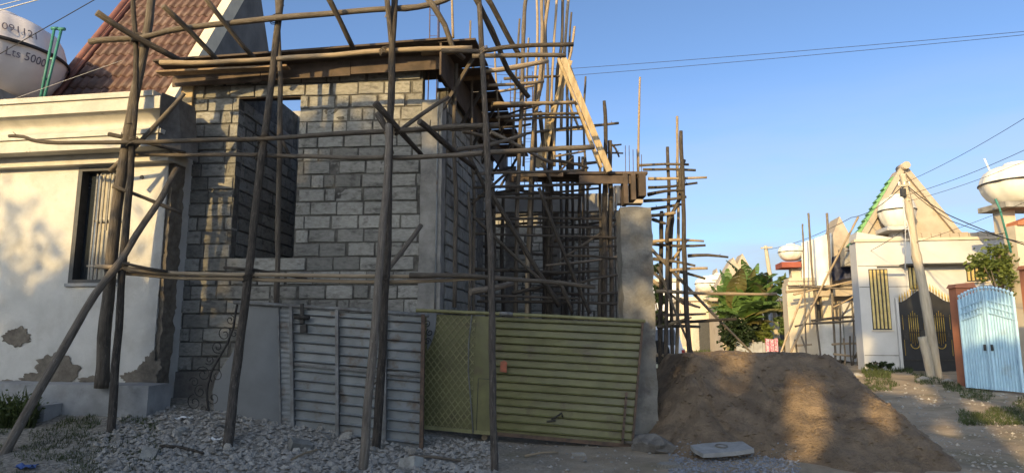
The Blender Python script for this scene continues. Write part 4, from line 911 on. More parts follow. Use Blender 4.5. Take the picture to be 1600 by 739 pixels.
# ------------------------------------------------------------------ sand heap
def fbm(x, y, z, s, o=4):
    t = 0; a = 1
    for k in range(o): t += a * nz3(x, y, z + k * 7, s); s *= 2.1; a *= .52
    return t
def pile(x, y):
    x0, y0, y1 = 2.75, 10.0, 11.6
    x1 = 4.75 - .5 * max(0, y0 - y)                      # the right flank is steep and runs towards the viewer
    wx_ = x + .10 * fbm(x, y, 31, 1.1, 3); wy_ = y + .10 * fbm(x, y, 37, 1.1, 3)
    dl = max(0, x0 - wx_) * 1.5; dr = max(0, wx_ - x1) * 1.12
    df = max(0, y0 - wy_) * (.98 - .32 * sst(3.0, 4.0, x)); db = max(0, wy_ - y1)
    dd = max(df, dr) if wy_ < y0 else dr
    d = math.hypot(max(dd, db), dl)
    h = 1.2 - .74 * max(0, d - .06) - .05 * sst(0, .2, d)
    k = sst(0, .35, d)
    h += .035 * fbm(x, y, 2, 1.6, 3) + (.012 + .030 * k) * fbm(x, y, 8, 4.2, 4)
    h -= .06 * k * max(0, .12 - abs(fbm(x, y * .55, 11, 1.15, 2))) / .12     # rills and slump cracks
    h -= .03 * k * max(0, nz3(x, y, 51, 2.6) - .25) * 4
    return h
PX0, PX1, PY0, PY1 = .9, 7.4, 6.6, 13.8; st_ = .036
nu, nv = int((PX1 - PX0) / st_), int((PY1 - PY0) / st_)
def pf(u, v):
    x = PX0 + (PX1 - PX0) * u; y = PY0 + (PY1 - PY0) * v; z = pile(x, y); gg_ = gz(x, y)
    return (x, y, z if z > gg_ - .05 else gg_ - .06)
q = MB(); q.grid(pf, nu, nv); sp = q.build('sand_heap', MT['sand']); tag(sp, 'large heap of damp brown building sand dumped beside the concrete post', 'sand heap')
def surf(x, y): return max(gz(x, y), pile(x, y) if PX0 < x < PX1 and PY0 < y < PY1 else -9)

cq = MB()
for k in range(5200):
    x = random.uniform(1.4, 5.6); y = random.uniform(7.3, 10.6); z = pile(x, y)
    if z < gz(x, y) + .01: continue
    s = .008 + .035 * random.random() ** 4
    N = 5; ph_ = random.uniform(0, 6); c_ = Vector((x, y, z))
    cq.add([c_ + Vector((math.cos(ph_ + 1.2566 * i) * s * random.uniform(.7, 1.2), math.sin(ph_ + 1.2566 * i) * s * random.uniform(.7, 1.2), random.uniform(-.4, .2) * s)) for i in range(N)] + [c_ + Vector((0, 0, s * .7)), c_ - Vector((0, 0, s))], [(i, (i + 1) % N, N) for i in range(N)] + [((i + 1) % N, i, N + 1) for i in range(N)])
o = cq.build('sand_clods', MT['sand'], None); o['kind'] = 'stuff'; o['label'] = 'small clods of damp sand strewn over the heap'; o['category'] = 'sand'
# ------------------------------------------------------------------ rubble
rm = []
for k in range(6):
    q = MB(); rock(q, (0, 0, 0), 1, k * 7.3, (1, random.uniform(.6, .9), random.uniform(.45, .75)), 2); me = q.mesh('rubble_stone'); me.materials.append(MT['stone']); rm.append(me)
def scatter(n, box, smin, smax, fn):
    c = 0; tries = 0
    while c < n and tries < n * 30:
        tries += 1; px = random.uniform(box[0], box[2]); py = random.uniform(box[1], box[3]); p = PG(px, py); s = smin + (smax - smin) * random.random() ** 2.6
        if fn(p, px, py, s): c += 1
def one(p, px, py, s):
    if p.y > 9.25 or p.x < -5.0 or px < 180 and py < 690: return False
    ob = bpy.data.objects.new('rubble_stone', random.choice(rm)); COL.objects.link(ob); ob.location = (p.x, p.y, p.z + s * .22)
    ob.rotation_euler = (random.uniform(-.3, .3), random.uniform(-.3, .3), random.uniform(0, 6)); ob.scale = (s, s, s)
    tag(ob, 'grey chunk of broken concrete in the rubble below the grey gate', 'stone', 'rubble chunks below the grey gate'); return True
scatter(120, (170, 650, 740, 745), .04, .115, one)
def smallrock(q, p, s):
    N = 5; o_ = Vector(p); ph = random.uniform(0, 6); ring = []
    for i in range(N):
        t = ph + 2 * math.pi * i / N; ring.append(o_ + Vector((math.cos(t) * s * random.uniform(.7, 1.2), math.sin(t) * s * random.uniform(.6, 1.1), random.uniform(-.2, .3) * s)))
    q.add(ring + [o_ + Vector((random.uniform(-.3, .3) * s, random.uniform(-.3, .3) * s, s * random.uniform(.5, .9))), o_ - Vector((0, 0, s * .5))],
          [(i, (i + 1) % N, N) for i in range(N)] + [((i + 1) % N, i, N + 1) for i in range(N)])
gq = MB()
def gr(p, px, py, s):
    if p.y > 9.5 or p.x < -5.3: return False
    smallrock(gq, p + Vector((0, 0, s * .25)), s); return True
scatter(8000, (150, 632, 775, 760), .008, .055, gr)
scatter(500, (0, 660, 200, 750), .006, .03, gr)
scatter(350, (640, 690, 1060, 750), .008, .035, gr)
def gr3(p, px, py, s):
    if pile(p.x, p.y) > gz(p.x, p.y) - .02: return False
    smallrock(gq, p + Vector((0, 0, s * .2)), s * (1 if p.y < 14 else 1.6)); return True
scatter(900, (1330, 598, 1620, 745), .008, .035, gr3)
o = gq.build('rubble_gravel', MT['gravel']); o['kind'] = 'stuff'; o['label'] = 'loose crushed rubble and grit lying over the ground'; o['category'] = 'rubble'
gq = MB()
def gr2(p, px, py, s):
    z = surf(p.x, p.y)
    if z > .22 or random.random() < sst(.02, .2, z): return False
    smallrock(gq, Vector((p.x, p.y, z + s * .25)), s); return True
scatter(2600, (1045, 682, 1250, 760), .008, .026, gr2)
o = gq.build('blue_gravel', MT['bluegravel']); o['kind'] = 'stuff'; o['label'] = 'blue-grey crushed gravel spilled at the foot of the sand heap'; o['category'] = 'gravel'
# chipped cover slab lying on the gravel
sc = PG(1128, 716); SCF = Frame((sc.x, sc.y), R(8)); zb = surf(sc.x, sc.y) + .08
cv = thing('cover_slab', 'chipped white cement inspection cover lying on the blue-grey gravel', 'cover', (sc.x, sc.y, zb - .05))
q = MB(); poly = [(-.33, -.20), (-.1, -.22), (.12, -.21), (.34, -.17), (.35, .13), (.2, .17), (-.15, .18), (-.34, .15), (-.36, 0)]
q.prism([SCF(x, y, zb + .05 * x + .12 * y) for x, y in poly], (0, 0, .05)); q.build('slab', MT['slabwhite'], cv)
q = MB(); q.tube([SCF(.07 * math.cos(t * .7) , .07 * math.sin(t * .7), zb + .056 + .12 * .07 * math.sin(t * .7)) for t in range(10)], .012, 6); q.build('lifting_ring', MT['darkconc'], cv)
# loose bits near the gate
b = PG(757, 687); lg = wood('log_offcut', [b + Vector((0, -.1, .05)), b + Vector((.03, .3, .05))], .09, .09, 'pole_pale', None); tag(lg, 'short sawn log end lying under the olive gate', 'log')
b = PG(992, 712)
for (px, py, s, lab) in ((1045, 731, .13, 'flat pale stone at the edge of the gravel by the footing'), (905, 712, .08, 'brown stone lying in front of the olive gate'), (700, 727, .07, 'pale stone beside the thin front scaffold upright')):
    p = PG(px, py); ob = bpy.data.objects.new('stone', rm[0]); COL.objects.link(ob); ob.location = (p.x, p.y, p.z + s * .2); ob.scale = (s * 1.3, s, s); tag(ob, lab, 'stone')
# ------------------------------------------------------------------ foliage helpers
def leaves(c, rad, n, size, rnd, nclump=40, squash=1, fill=.35):
    """leaf quads gathered in clumps through an ellipsoid"""
    m = MB(); cl = []; c = Vector(c)
    for k in range(nclump):
        d = Vector((rnd.gauss(0, 1), rnd.gauss(0, 1), rnd.gauss(0, 1))).normalized() * (rnd.random() ** fill)
        cl.append(Vector((d.x * rad[0], d.y * rad[1], d.z * rad[2])) * rnd.uniform(.8, 1.08))
    cr = min(rad) * .42
    for k in range(n):
        b = rnd.choice(cl); p = c + b + Vector((rnd.gauss(0, 1), rnd.gauss(0, 1), rnd.gauss(0, .8))) * cr * .55
        a = Vector((rnd.uniform(-1, 1), rnd.uniform(-1, 1), rnd.uniform(-.8, .4))).normalized()
        s = size * rnd.uniform(.6, 1.3); t = a.cross(Vector((rnd.uniform(-1, 1), rnd.uniform(-1, 1), rnd.uniform(-1, 1)))).normalized()
        u = t.cross(a) * .06 * s
        m.add([p - a * s * .5, p + t * s * .24 + u, p + a * s * .5, p - t * s * .24 + u], [(0, 1, 2, 3)])
    return m
def tree(name, label, cat_, base, top, rad, lm, seed, n=4000, size=.26, zb=None, group=None, limbs=6):
    rnd = random.Random(seed); b = Vector(base); t = thing(name, label, cat_, b, group)
    zb = zb if zb is not None else b.z + (top - b.z) * .25; cz = (zb + top) / 2; cc = Vector((b.x, b.y, cz))
    m = MB(); k = (top - b.z) * .018 + .02
    m.tube([b - Vector((0, 0, .2)), b + Vector((.05, .03, (cz - b.z) * .5)), cc, Vector((b.x + .1, b.y, top - (top - cz) * .4))], [k * 1.3, k, k * .7, k * .25], 8)
    for i in range(limbs):
        a = rnd.uniform(0, 6.28); s = b + (cc - b) * rnd.uniform(.55, 1.0); e = cc + Vector((math.cos(a) * rad * .7, math.sin(a) * rad * .7, rnd.uniform(-.2, .5) * (top - cz)))
        m.tube([s, (s + e) / 2 + Vector((0, 0, .1)), e], [k * .5, k * .3, k * .1], 6)
    m.build('trunk', MT['bark'], t)
    leaves(cc, (rad, rad, (top - zb) / 2), n, size, rnd, nclump=max(20, n // 90)).build('crown', MT[lm], t)
    return t

# ------------------------------------------------------------------ right side: grey house
og_ = P(1342, 450, 23.6); FG = Frame((og_.x, og_.y), R(-10))
def fbox(mb, fr, x0p, y0p, x1p, y1p, y0, y1, ref=0):
    a = fr.uv(x0p, y1p, ref); b = fr.uv(x1p, y0p, ref); mb.box(a[0], b[0], y0, y1, a[1], b[1], fr)
gh = thing('grey_house', 'pale grey rendered house with tan pyramid gable and green roof edge', 'house', FG(2, 0, .2))
GL = FG.uv(1590, 450)[0] + 1.2; gt = FG.uv(1450, 376)[1]; gz0 = .0
zA = FG.uv(1345, 580)[1]
q = MB(); q.box(0, GL, 0, .3, -.1, gt, FG); q.build('wall', MT['greywall'], gh)
q = MB(); q.box(-.06, GL, -.06, .32, gt + .002, gt + .1, FG); q.build('coping', MT['creamwall'], gh)
q = MB(); q.box(0, .3, .3, .7, 0, gt - .02, FG); q.build('side_wall', MT['greywall'], gh)
for py in (555, 448, 415):
    z = FG.uv(1380, py)[1]; q = MB(); q.box(.02, 2.1, -.008, .01, z - .012, z + .012, FG); q.build('groove', MT['darkconc'], gh)
for (x0, x1, y0, y1, nb) in ((1364, 1386, 420, 515, 5), (1421, 1441, 416, 452, 4), (1511, 1541, 414, 440, 5)):
    a = FG.uv(x0, y1); b = FG.uv(x1, y0); q = MB(); q.box(a[0], b[0], -.012, .02, a[1], b[1], FG); wd = q.build('window', MT['darkframe'], gh)
    for k in range(nb):
        x = a[0] + (b[0] - a[0]) * (k + .5) / nb; q = MB(); q.box(x - .04, x + .03, -.05, -.014, a[1] + .04, b[1] - .04, FG); q.build('grille_bar', MT['goldpale'], wd)
    q = MB(); q.box(a[0] - .04, b[0] + .04, -.05, 0, a[1] - .05, a[1] - .003, FG); q.build('sill', MT['creamwall'], wd)
q = MB(); fbox(q, FG, 1405, 411, 1578, 416, -.45, -.002); q.build('canopy', MT['darkframe'], gh)
q = MB(); fbox(q, FG, 1370, 416, 1412, 419, -.7, -.6, -.6); q.build('bracket_arm', MT['darkframe'], gh)
# gable pyramid
ap = FG.uv(1410, 262, 1.0); bl = FG.uv(1333, 392, 1.0); br = FG.uv(1500, 362, 1.0); zb_ = gt - .1
q = MB(); bl = (bl[0], zb_); br = (br[0] + .25, zb_); q.prism([FG(bl[0], 1.0, bl[1]), FG(br[0], 1.0, br[1]), FG(ap[0], 1.0, ap[1])], FG(0, 1.0, 0) - FG(0, 0, 0)); q.build('gable', MT['tan'], gh)
q = MB()
for e in (bl, br):
    A = FG(e[0], .93, e[1] - .1); B = FG(ap[0], .93, ap[1]); q.bar(A, B, .16, .20, up=(B - A).cross(FG.ay))
q.tube([FG(ap[0], .6, ap[1]), FG(ap[0], 1.3, ap[1])], .14, 12); q.build('rake_roll', MT['tan'], gh)
# green tiles on the left slope: rows of sheets
sl = (Vector((ap[0] - bl[0], 0, ap[1] - bl[1]))); nr = 11
for k in range(nr):
    t0, t1 = .0 + .86 * k / nr, .86 * (k + 1) / nr + .01
    def sp_(t, y, h): return FG(bl[0] + sl.x * t - h * sl.z / sl.length, y, bl[1] + sl.z * t + h * sl.x / sl.length)
    q = MB(); q.hexa([sp_(t0, .95, .06), sp_(t0, 1.35, .06), sp_(t1, 1.35, .0), sp_(t1, .95, .0), sp_(t0, .95, .19), sp_(t0, 1.35, .19), sp_(t1, 1.35, .12), sp_(t1, .95, .12)])
    q.build('roof_sheet', MT['greentile'], gh)
q = MB(); a = FG.uv(1338, 375); b = FG.uv(1398, 389); q.prism([FG(a[0], .02, gt + .09), FG(b[0] + .2, .02, gt + .09), FG(a[0] + .05, .02, gt + .38)], FG(0, .8, 0) - FG(0, 0, 0)); q.build('parapet_wedge', MT['greywall'], gh)
q = MB(); fbox(q, FG, 1396, 362, 1411, 376, .3, .7, .3); q.build('tank_pillar', MT['greywall'], gh)
a = FG.uv(1380, 362, .2); b = FG.uv(1424, 355, .2); q = MB(); q.box(a[0], b[0], -.2, .95, a[1], b[1], FG); q.build('tank_shelf', MT['greywall'], gh)
q = MB()
for k in range(9): q.box(b[0] + .15 + k * .31, b[0] + .44 + k * .31, .5, .8, gt + .05, gt + .32 + .03 * (k % 2), FG)
q.build('parapet_blocks', MT['tan'], gh)
q = MB(); r0 = FG.uv(1478, 360, 1.6)[0]; q.hexa([FG(r0, 1.3, gt - .1), FG(GL, 1.3, gt - .1), FG(GL, 4, gt - .1), FG(r0, 4, gt - .1), FG(r0, 1.3, gt + .42), FG(GL, 1.3, gt + .42), FG(GL, 4, gt + .62), FG(r0, 4, gt + .62)]); q.build('roof_slab', MT['tan'], gh)
tp = FG((a[0] + b[0]) / 2 + .1, .35, b[1] + .01); water_tank(tp, .63, 1.25, MT['cream'], 'cream water tank on a shelf before the tan pyramid gable', nrib=8)
# black and gold double gate
bgp = FG.uv(1412, 588); bgr = FG.uv(1494, 588); bgw = bgr[0] - bgp[0]; zt_ = FG.uv(1450, 450)[1]; z0_ = FG.uv(1450, 588)[1] + .02
bg_ = thing('black_gate', 'tall black double gate with gold spear tips and gold scrolls', 'gate', FG(bgp[0], -.1, z0_))
for s in (0, 1):
    x0 = bgp[0] + bgw * .5 * s + .01; x1 = x0 + bgw * .5 - .02; ed = zt_ - .5; md = zt_ - .05
    za, zb2 = (ed, md) if s == 0 else (md, ed); N = 8; poly = [FG(x0, -.06, z0_), FG(x1, -.06, z0_)]
    for k in range(N + 1):
        t = k / N; tt = t if s else 1 - t; poly.append(FG(x1 + (x0 - x1) * t, -.06, ed + (md - ed) * sst(0, 1, tt if s == 0 else t)))
    q = MB(); q.prism(poly, FG(0, -.04, 0) - FG(0, 0, 0)); lf = q.build('leaf', MT['gateblack'], bg_)
    cx = (x0 + x1) / 2
    for k in range(9):
        x = x0 + .04 + (x1 - x0 - .08) * k / 8; t = (x - x0) / (x1 - x0); zt2_ = ed + (md - ed) * sst(0, 1, t if s == 0 else 1 - t)
        q = MB(); q.tube([FG(x, -.08, zt2_), FG(x, -.08, zt2_ + .16), FG(x, -.08, zt2_ + .3)], [.012, .022, .003], 6); q.build('spear_tip', MT['gold'], lf)
    for dx in (-.14, -.07, 0, .07, .14):
        q = MB(); q.tube([FG(cx + dx, -.12, z0_ + 1.05 + abs(dx)), FG(cx + dx, -.12, z0_ + 2.25 - abs(dx))], .011, 6); q.build('gold_rod', MT['gold'], lf)
    q = MB(); q.tube([FG(cx + .14 * math.cos(R(180 + 18 * i)), -.12, z0_ + 1.1 + .16 * math.sin(R(180 + 18 * i))) for i in range(11)], .014, 6); q.build('gold_scroll', MT['gold'], lf)
    for dx in (x0 + .07, x1 - .07):
        q = MB(); q.bar(FG(dx, -.115, z0_ + .7), FG(dx, -.115, z0_ + 2.1), .012, .012); q.build('gold_rod', MT['gold'], lf)
    for z in (.55, 1.5, 2.05):
        q = MB(); q.bar(FG(x0 + .01, -.118, z0_ + z), FG(x1 - .01, -.118, z0_ + z), .04, .03); q.build('rail', MT['wrought'], lf)
    for z in (1.25,):
        for xx in (x0 + .05, x1 - .2): q = MB(); q.box(xx, xx + .15, -.13, -.105, z0_ + z, z0_ + z + .35, FG); q.build('ornament', MT['wrought'], lf)
for s in (0, 1):
    x = bgp[0] - .1 if s == 0 else bgr[0] + .01; q = MB(); q.box(x, x + .09, -.12, 0, z0_ - .1, zt_ - .35, FG); q.build('jamb', MT['greywall'], bg_)

# utility pole before the black gate
pbs = PG(1464, 590)
up = thing('utility_pole', 'leaning wooden utility pole with short stub lashed to its foot before the black gate', 'utility pole', pbs)
spole(up, 'shaft', [(1465, 592, pbs.y), (1446, 470, pbs.y), (1430, 390, pbs.y), (1418, 310, pbs.y), (1410, 272, pbs.y)], 16, 9, 'utility', 0, True, .1)
spole(up, 'stub', [(1456, 590, pbs.y - .15), (1448, 555, pbs.y - .15), (1441, 526, pbs.y - .15)], 13, 12, 'utility', 0, True, .1)
q = MB(); a = P(1413, 292, pbs.y); q.bar(a + Vector((-.25, -.1, 0)), a + Vector((.12, -.1, .03)), .05, .05); q.build('crossarm', MT['utility'], up)
for dx in (-.22, -.05, .1): q = MB(); q.tube([a + Vector((dx, -.1, .02)), a + Vector((dx, -.1, .14))], [.03, .02], 8); q.build('insulator', MT['white'], up)
q = MB(); b = P(1411, 301, pbs.y - .12); q.box(b.x - .07, b.x + .07, b.y - .05, b.y + .05, b.z - .12, b.z + .12); q.build('meter_box', MT['darkframe'], up)
for k, (x0, y0, x1, y1) in enumerate(((1410, 300, 1415, 420), (1417, 345, 1424, 400), (1412, 310, 1414, 425))):
    q = MB(); q.tube([P(x0, y0, pbs.y - .1), P((x0 + x1) / 2 + 2, (y0 + y1) / 2, pbs.y - .05), P(x1, y1, pbs.y - .1)], .012, 5); q.build('service_cable', MT['palecable'], up)

# blue gate with terracotta pillars
A0 = P(1511, 604, 17.2); B0 = P(1603, 612, 15.7); zG = gz(A0.x, A0.y) + .03; zG2 = gz(B0.x, B0.y) + .03
ang = math.atan2(B0.y - A0.y, B0.x - A0.x); FBg = Frame((A0.x, A0.y), ang); BW = (B0 - A0).xy.length
bt = thing('blue_gate', 'pale blue ribbed sheet metal double gate with rounded finials', 'gate', FBg(BW / 2, 0, zG))
gh_ = P(1494, 470, 17.2).z - zG; gm = gh_ + .22
def topz(t): return zG + gh_ + (gm - gh_) * math.sin(math.pi * min(1, t * 1.0)) ** .8 * 1.0
for s in (0, 1):
    x0 = BW * .5 * s + .01; x1 = x0 + BW * .5 - .02; q = MB(); n = 10; pr = []
    for k in range(n): a = x0 + (x1 - x0) * k / n; d = (x1 - x0) / n; pr += [(a, 0), (a + d * .3, 0), (a + d * .42, -.035), (a + d * .72, -.035), (a + d * .84, 0)]
    pr.append((x1, 0)); vs = []
    for (x, y) in pr: vs += [FBg(x, y, zG), FBg(x, y, topz(x / BW) - .55)]
    q.add(vs, [(2 * i, 2 * i + 2, 2 * i + 3, 2 * i + 1) for i in range(len(pr) - 1)]); lf = q.build('leaf', MT['gatewhite'], bt)
    q = MB(); vs = []
    for k in range(13): x = x0 + (x1 - x0) * k / 12; vs += [FBg(x, -.01, topz(x / BW) - .55), FBg(x, -.01, topz(x / BW))]
    q.add(vs, [(2 * i, 2 * i + 2, 2 * i + 3, 2 * i + 1) for i in range(12)]); q.build('upper_panel', MT['gatewhite'], lf)
    for k in range(8):
        x = x0 + (x1 - x0) * (k + .5) / 8; z = topz(x / BW); q = MB(); q.bar(FBg(x, -.03, z - .55), FBg(x, -.03, z + .04), .03, .03)
        q.lathe([(0, z + .03), (.035, z + .05), (.04, z + .085), (.025, z + .11), (0, z + .12)], lambda a, b_, c_, x=x: FBg(x + a, -.03 + b_, c_), 8); q.build('finial_bar', MT['gatewhite'], lf)
    for dz in (-.53, -.38, -.22): q = MB(); q.bar(FBg(x0, -.035, topz(x0 / BW) + dz), FBg(x1, -.035, topz(x1 / BW) + dz), .035, .03); q.build('rail', MT['gatewhite'], lf)
    for x in (x0 + .03, x1 - .03): q = MB(); q.bar(FBg(x, -.03, zG), FBg(x, -.03, topz(x / BW)), .055, .05); q.build('stile', MT['gatewhite'], lf)
    q = MB(); q.box(x1 - .12 if s == 0 else x0 + .05, x1 - .07 if s == 0 else x0 + .1, -.075, -.045, zG + .95, zG + 1.1, FBg); q.build('latch', MT['darkframe'], lf)
def gate_pillar(px0, px1, ptop, Y, lab, bot):
    a = P(px0, bot, Y); b = P(px1, bot, Y); wd = b.x - a.x; zt = P(px0, ptop, Y).z; t = thing('gate_pillar', lab, 'pillar', (a.x + wd / 2, Y, .1))
    q = MB(); q.box(a.x, b.x, Y, Y + .3, -.1, zt - .1); q.build('shaft', MT['orange'], t)
    q = MB(); q.hexa([(a.x - .05, Y - .05, zt - .097), (b.x + .05, Y - .05, zt - .097), (b.x + .05, Y + .33, zt - .097), (a.x - .05, Y + .33, zt - .097), (a.x, Y, zt), (b.x + .03, Y, zt + .06), (b.x + .03, Y + .3, zt + .06), (a.x, Y + .3, zt)]); q.build('cap', MT['orange'], t)
gate_pillar(1508, 1536, 444, 17.5, 'terracotta gate pillar between the black gate and the blue gate', 598)
gate_pillar(1630, 1670, 414, 15.5, 'terracotta gate pillar beyond the hinge side of the blue gate', 620)
# tank tower at far right
Yt = 19.5; a = P(1578, 400, Yt); tw_ = thing('tank_tower', 'cream stair tower with terracotta trim carrying a water tank', 'tower', (a.x + .8, Yt, .2))
q = MB(); b = P(1640, 340, Yt); q.box(a.x + .25, b.x, Yt, Yt + .5, 0, P(1578, 352, Yt).z); q.build('wall', MT['creamwall'], tw_)
q = MB(); c0 = P(1588, 352, Yt); q.hexa([(c0.x, Yt - .08, c0.z), (b.x, Yt - .08, c0.z), (b.x, Yt + .5, c0.z), (c0.x, Yt + .5, c0.z), (c0.x, Yt - .08, c0.z + .1), (b.x, Yt - .08, c0.z + .45), (b.x, Yt + .5, c0.z + .45), (c0.x, Yt + .5, c0.z + .1)]); q.build('trim', MT['orange'], tw_)
q = MB(); c1 = P(1583, 345, Yt); c2 = P(1600, 316, Yt); q.box(c1.x, c2.x, Yt + .4, Yt + .8, c1.z - .3, c2.z); q.build('column', MT['creamwall'], tw_)
q = MB(); c3 = P(1572, 323, Yt - .1); c4 = P(1660, 316, Yt - .1); q.box(c3.x, c4.x, Yt - .1, Yt + 1.1, c3.z, c4.z + .03); q.build('slab', MT['concrete'], tw_)
water_tank((P(1592, 300, Yt + .5).x, Yt + .5, c4.z + .035), 1.02, 1.35, MT['cream'], 'cream ribbed water tank on the tower with terracotta trim', nrib=9)
q = MB(); a = P(1562, 326, Yt - .1); b = P(1580, 395, Yt - .1); q.tube([b, a, a + Vector((-.1, 0, .3))], .03, 6); tag(q.build('drain_pipe', MT['teal']), 'green pipe dropping from the slab under the cream tower tank', 'pipe')
q = MB(); a = P(1538, 248, Yt + .5); q.tube([a, a + Vector((.14, 0, -.42)), a + Vector((.2, 0, -.7))], .025, 6); tag(q.build('vent_pipe', MT['white']), 'short white vent pipe standing up behind the tower tank', 'pipe')
bb = P(1566, 470, 20.0); tree('citrus_tree', 'small leafy citrus tree behind the blue gate', 'tree', (bb.x, 20.0, .2), P(1566, 372, 20).z, .62, 'leafy', 5, 1600, .17, zb=P(1566, 470, 20).z)

# ------------------------------------------------------------------ house with tarpaulin and scaffold
FT = Frame(P(1228, 480, 29.0)[:2], R(-10))
th = thing('tarpaulin_house', 'unfinished cream house with tan gable behind pole scaffolding', 'house', FT(1.5, 0, .1))
def pb_(name, mat, x0, y0, x1, y1, ya, yb, ref=0):
    q = MB(); fbox(q, FT, x0, y0, x1, y1, ya, yb, ref); return q.build(name, MT[mat], th)
pb_('wall', 'creamwall', 1236, 446, 1272, 566, 0, .9); pb_('moulding', 'creamwall', 1230, 440, 1274, 446, -.15, .9); pb_('moulding', 'creamwall', 1232, 434, 1274, 439.5, -.08, .9)
pb_('wall', 'creamwall', 1240, 418, 1254, 434, .3, .8); pb_('tank_slab', 'redslab', 1221, 409, 1251, 418, -.1, 1.2)
pb_('back_wall', 'tan', 1272, 400, 1345, 566, 1.0, 3); pb_('beam', 'tan', 1272, 446, 1345, 462, .4, 1.0)
pb_('pier', 'creamwall', 1296, 462, 1304, 560, .5, .8); pb_('door_panel', 'white', 1272, 506, 1285, 562, .3, .36); pb_('door_panel', 'white', 1289, 506, 1320, 562, .3, .36)
pb_('window', 'darkframe', 1281, 474, 1301, 500, .8, 1.0); pb_('pier', 'greywall', 1326, 470, 1346, 565, .3, .9); pb_('sill_wall', 'creamwall', 1272, 500, 1322, 506, .3, .9)
q = MB(); g_ = [FT.uv(1283, 415, .9), FT.uv(1352, 412, .9), FT.uv(1312, 338, .9)]; q.prism([FT(x, .9, z) for x, z in g_], FT(0, 1.5, 0) - FT(0, 0, 0)); q.build('gable', MT['tan'], th)
pb_('eave_block', 'concrete', 1321, 386, 1346, 412, .0, 1.2); pb_('eave_block', 'concrete', 1318, 404, 1330, 416, -.2, .4)
def drape(name, mat, pts, lab, cat_, Y0=0, amp=.055):
    (x00, y00), (x10, y10), (x11, y11), (x01, y01) = pts; m = MB()
    def fn(u, v):
        x = (x00 * (1 - u) + x10 * u) * v + (x01 * (1 - u) + x11 * u) * (1 - v); y = (y00 * (1 - u) + y10 * u) * v + (y01 * (1 - u) + y11 * u) * (1 - v)
        lx, lz = FT.uv(x, y, Y0); return FT(lx, Y0 - .1 + amp * math.sin(u * 13 + v * 3) * (.5 + .5 * (1 - v)) + amp * nz3(u * 4, v * 4, 2), lz + .08 * nz3(u * 5, 1, 4) * (1 - v))
    m.grid(fn, 26, 18); m.grid(lambda u, v: Vector(fn(u, v)) + FT(0, .03, 0) - FT(0, 0, 0), 26, 18); return tag(m.build(name, MT[mat]), lab, cat_)
drape('white_tarpaulin', 'tarp', ((1252, 380), (1298, 364), (1299, 448), (1253, 452)), 'white tarpaulin sheet hung over the unfinished cream house', 'tarpaulin', .2)
drape('blue_sheet', 'bluetarp', ((1299, 402), (1331, 390), (1334, 432), (1300, 440)), 'dark blue sheet hung below the tan gable of the unfinished cream house', 'tarpaulin', .7)
t_ = FT.uv(1237, 408, .5); water_tank(FT(t_[0], .5, t_[1] + .02), .56, .78, MT['cream'], 'small cream water tank on a red slab of the unfinished cream house', nrib=8)
ss = thing('far_scaffold', 'pole scaffold with a stick platform before the unfinished cream house', 'scaffold', FT(1.5, -.8, .1))
for (nm, x0, y0, x1, y1, d) in ((U, 1254, 350, 1260, 560, 4), (U, 1263, 333, 1282, 560, 5), (U, 1292, 333, 1306, 566, 6), (U, 1347, 412, 1351, 584, 6), (U, 1331, 470, 1333, 570, 4), (U, 1312, 470, 1313, 566, 4), (BR, 1341, 339, 1231, 560, 5), (BR, 1256, 456, 1216, 560, 5),
    (LP, 1228, 456, 1352, 442, 6), (LP, 1232, 450, 1350, 447, 5), (LP, 1240, 460, 1340, 438, 5), (LP, 1250, 446, 1345, 452, 5), (LP, 1268, 501, 1352, 494, 6), (LP, 1270, 505, 1350, 500, 5), (LP, 1242, 510, 1275, 505, 4), (LP, 1300, 538, 1352, 536, 5), (LP, 1302, 553, 1352, 560, 5),
    (U, 1242, 530, 1246, 562, 4), (U, 1252, 525, 1262, 562, 4), (U, 1318, 528, 1320, 572, 4), (U, 1328, 525, 1331, 572, 4), (U, 1338, 525, 1340, 574, 4), (BR, 1335, 560, 1358, 520, 4), (BR, 1302, 480, 1345, 455, 4), (LP, 1240, 540, 1268, 538, 4), (BR, 1310, 500, 1330, 470, 4)):
    Y = 27.6 + random.uniform(-.2, .3); a = P(x0, y0, Y); b = P(x1, y1, Y + random.uniform(-.2, .2)); k = Y / FOC; wood(nm, [a, (a + b) / 2 + Vector((random.uniform(-.06, .06), 0, random.uniform(-.05, .05))), b], d * k * .72, d * k * .62, random.choice(['pole_grey', 'pole_pale', 'pole_grey']), ss, 0, .35, 6)

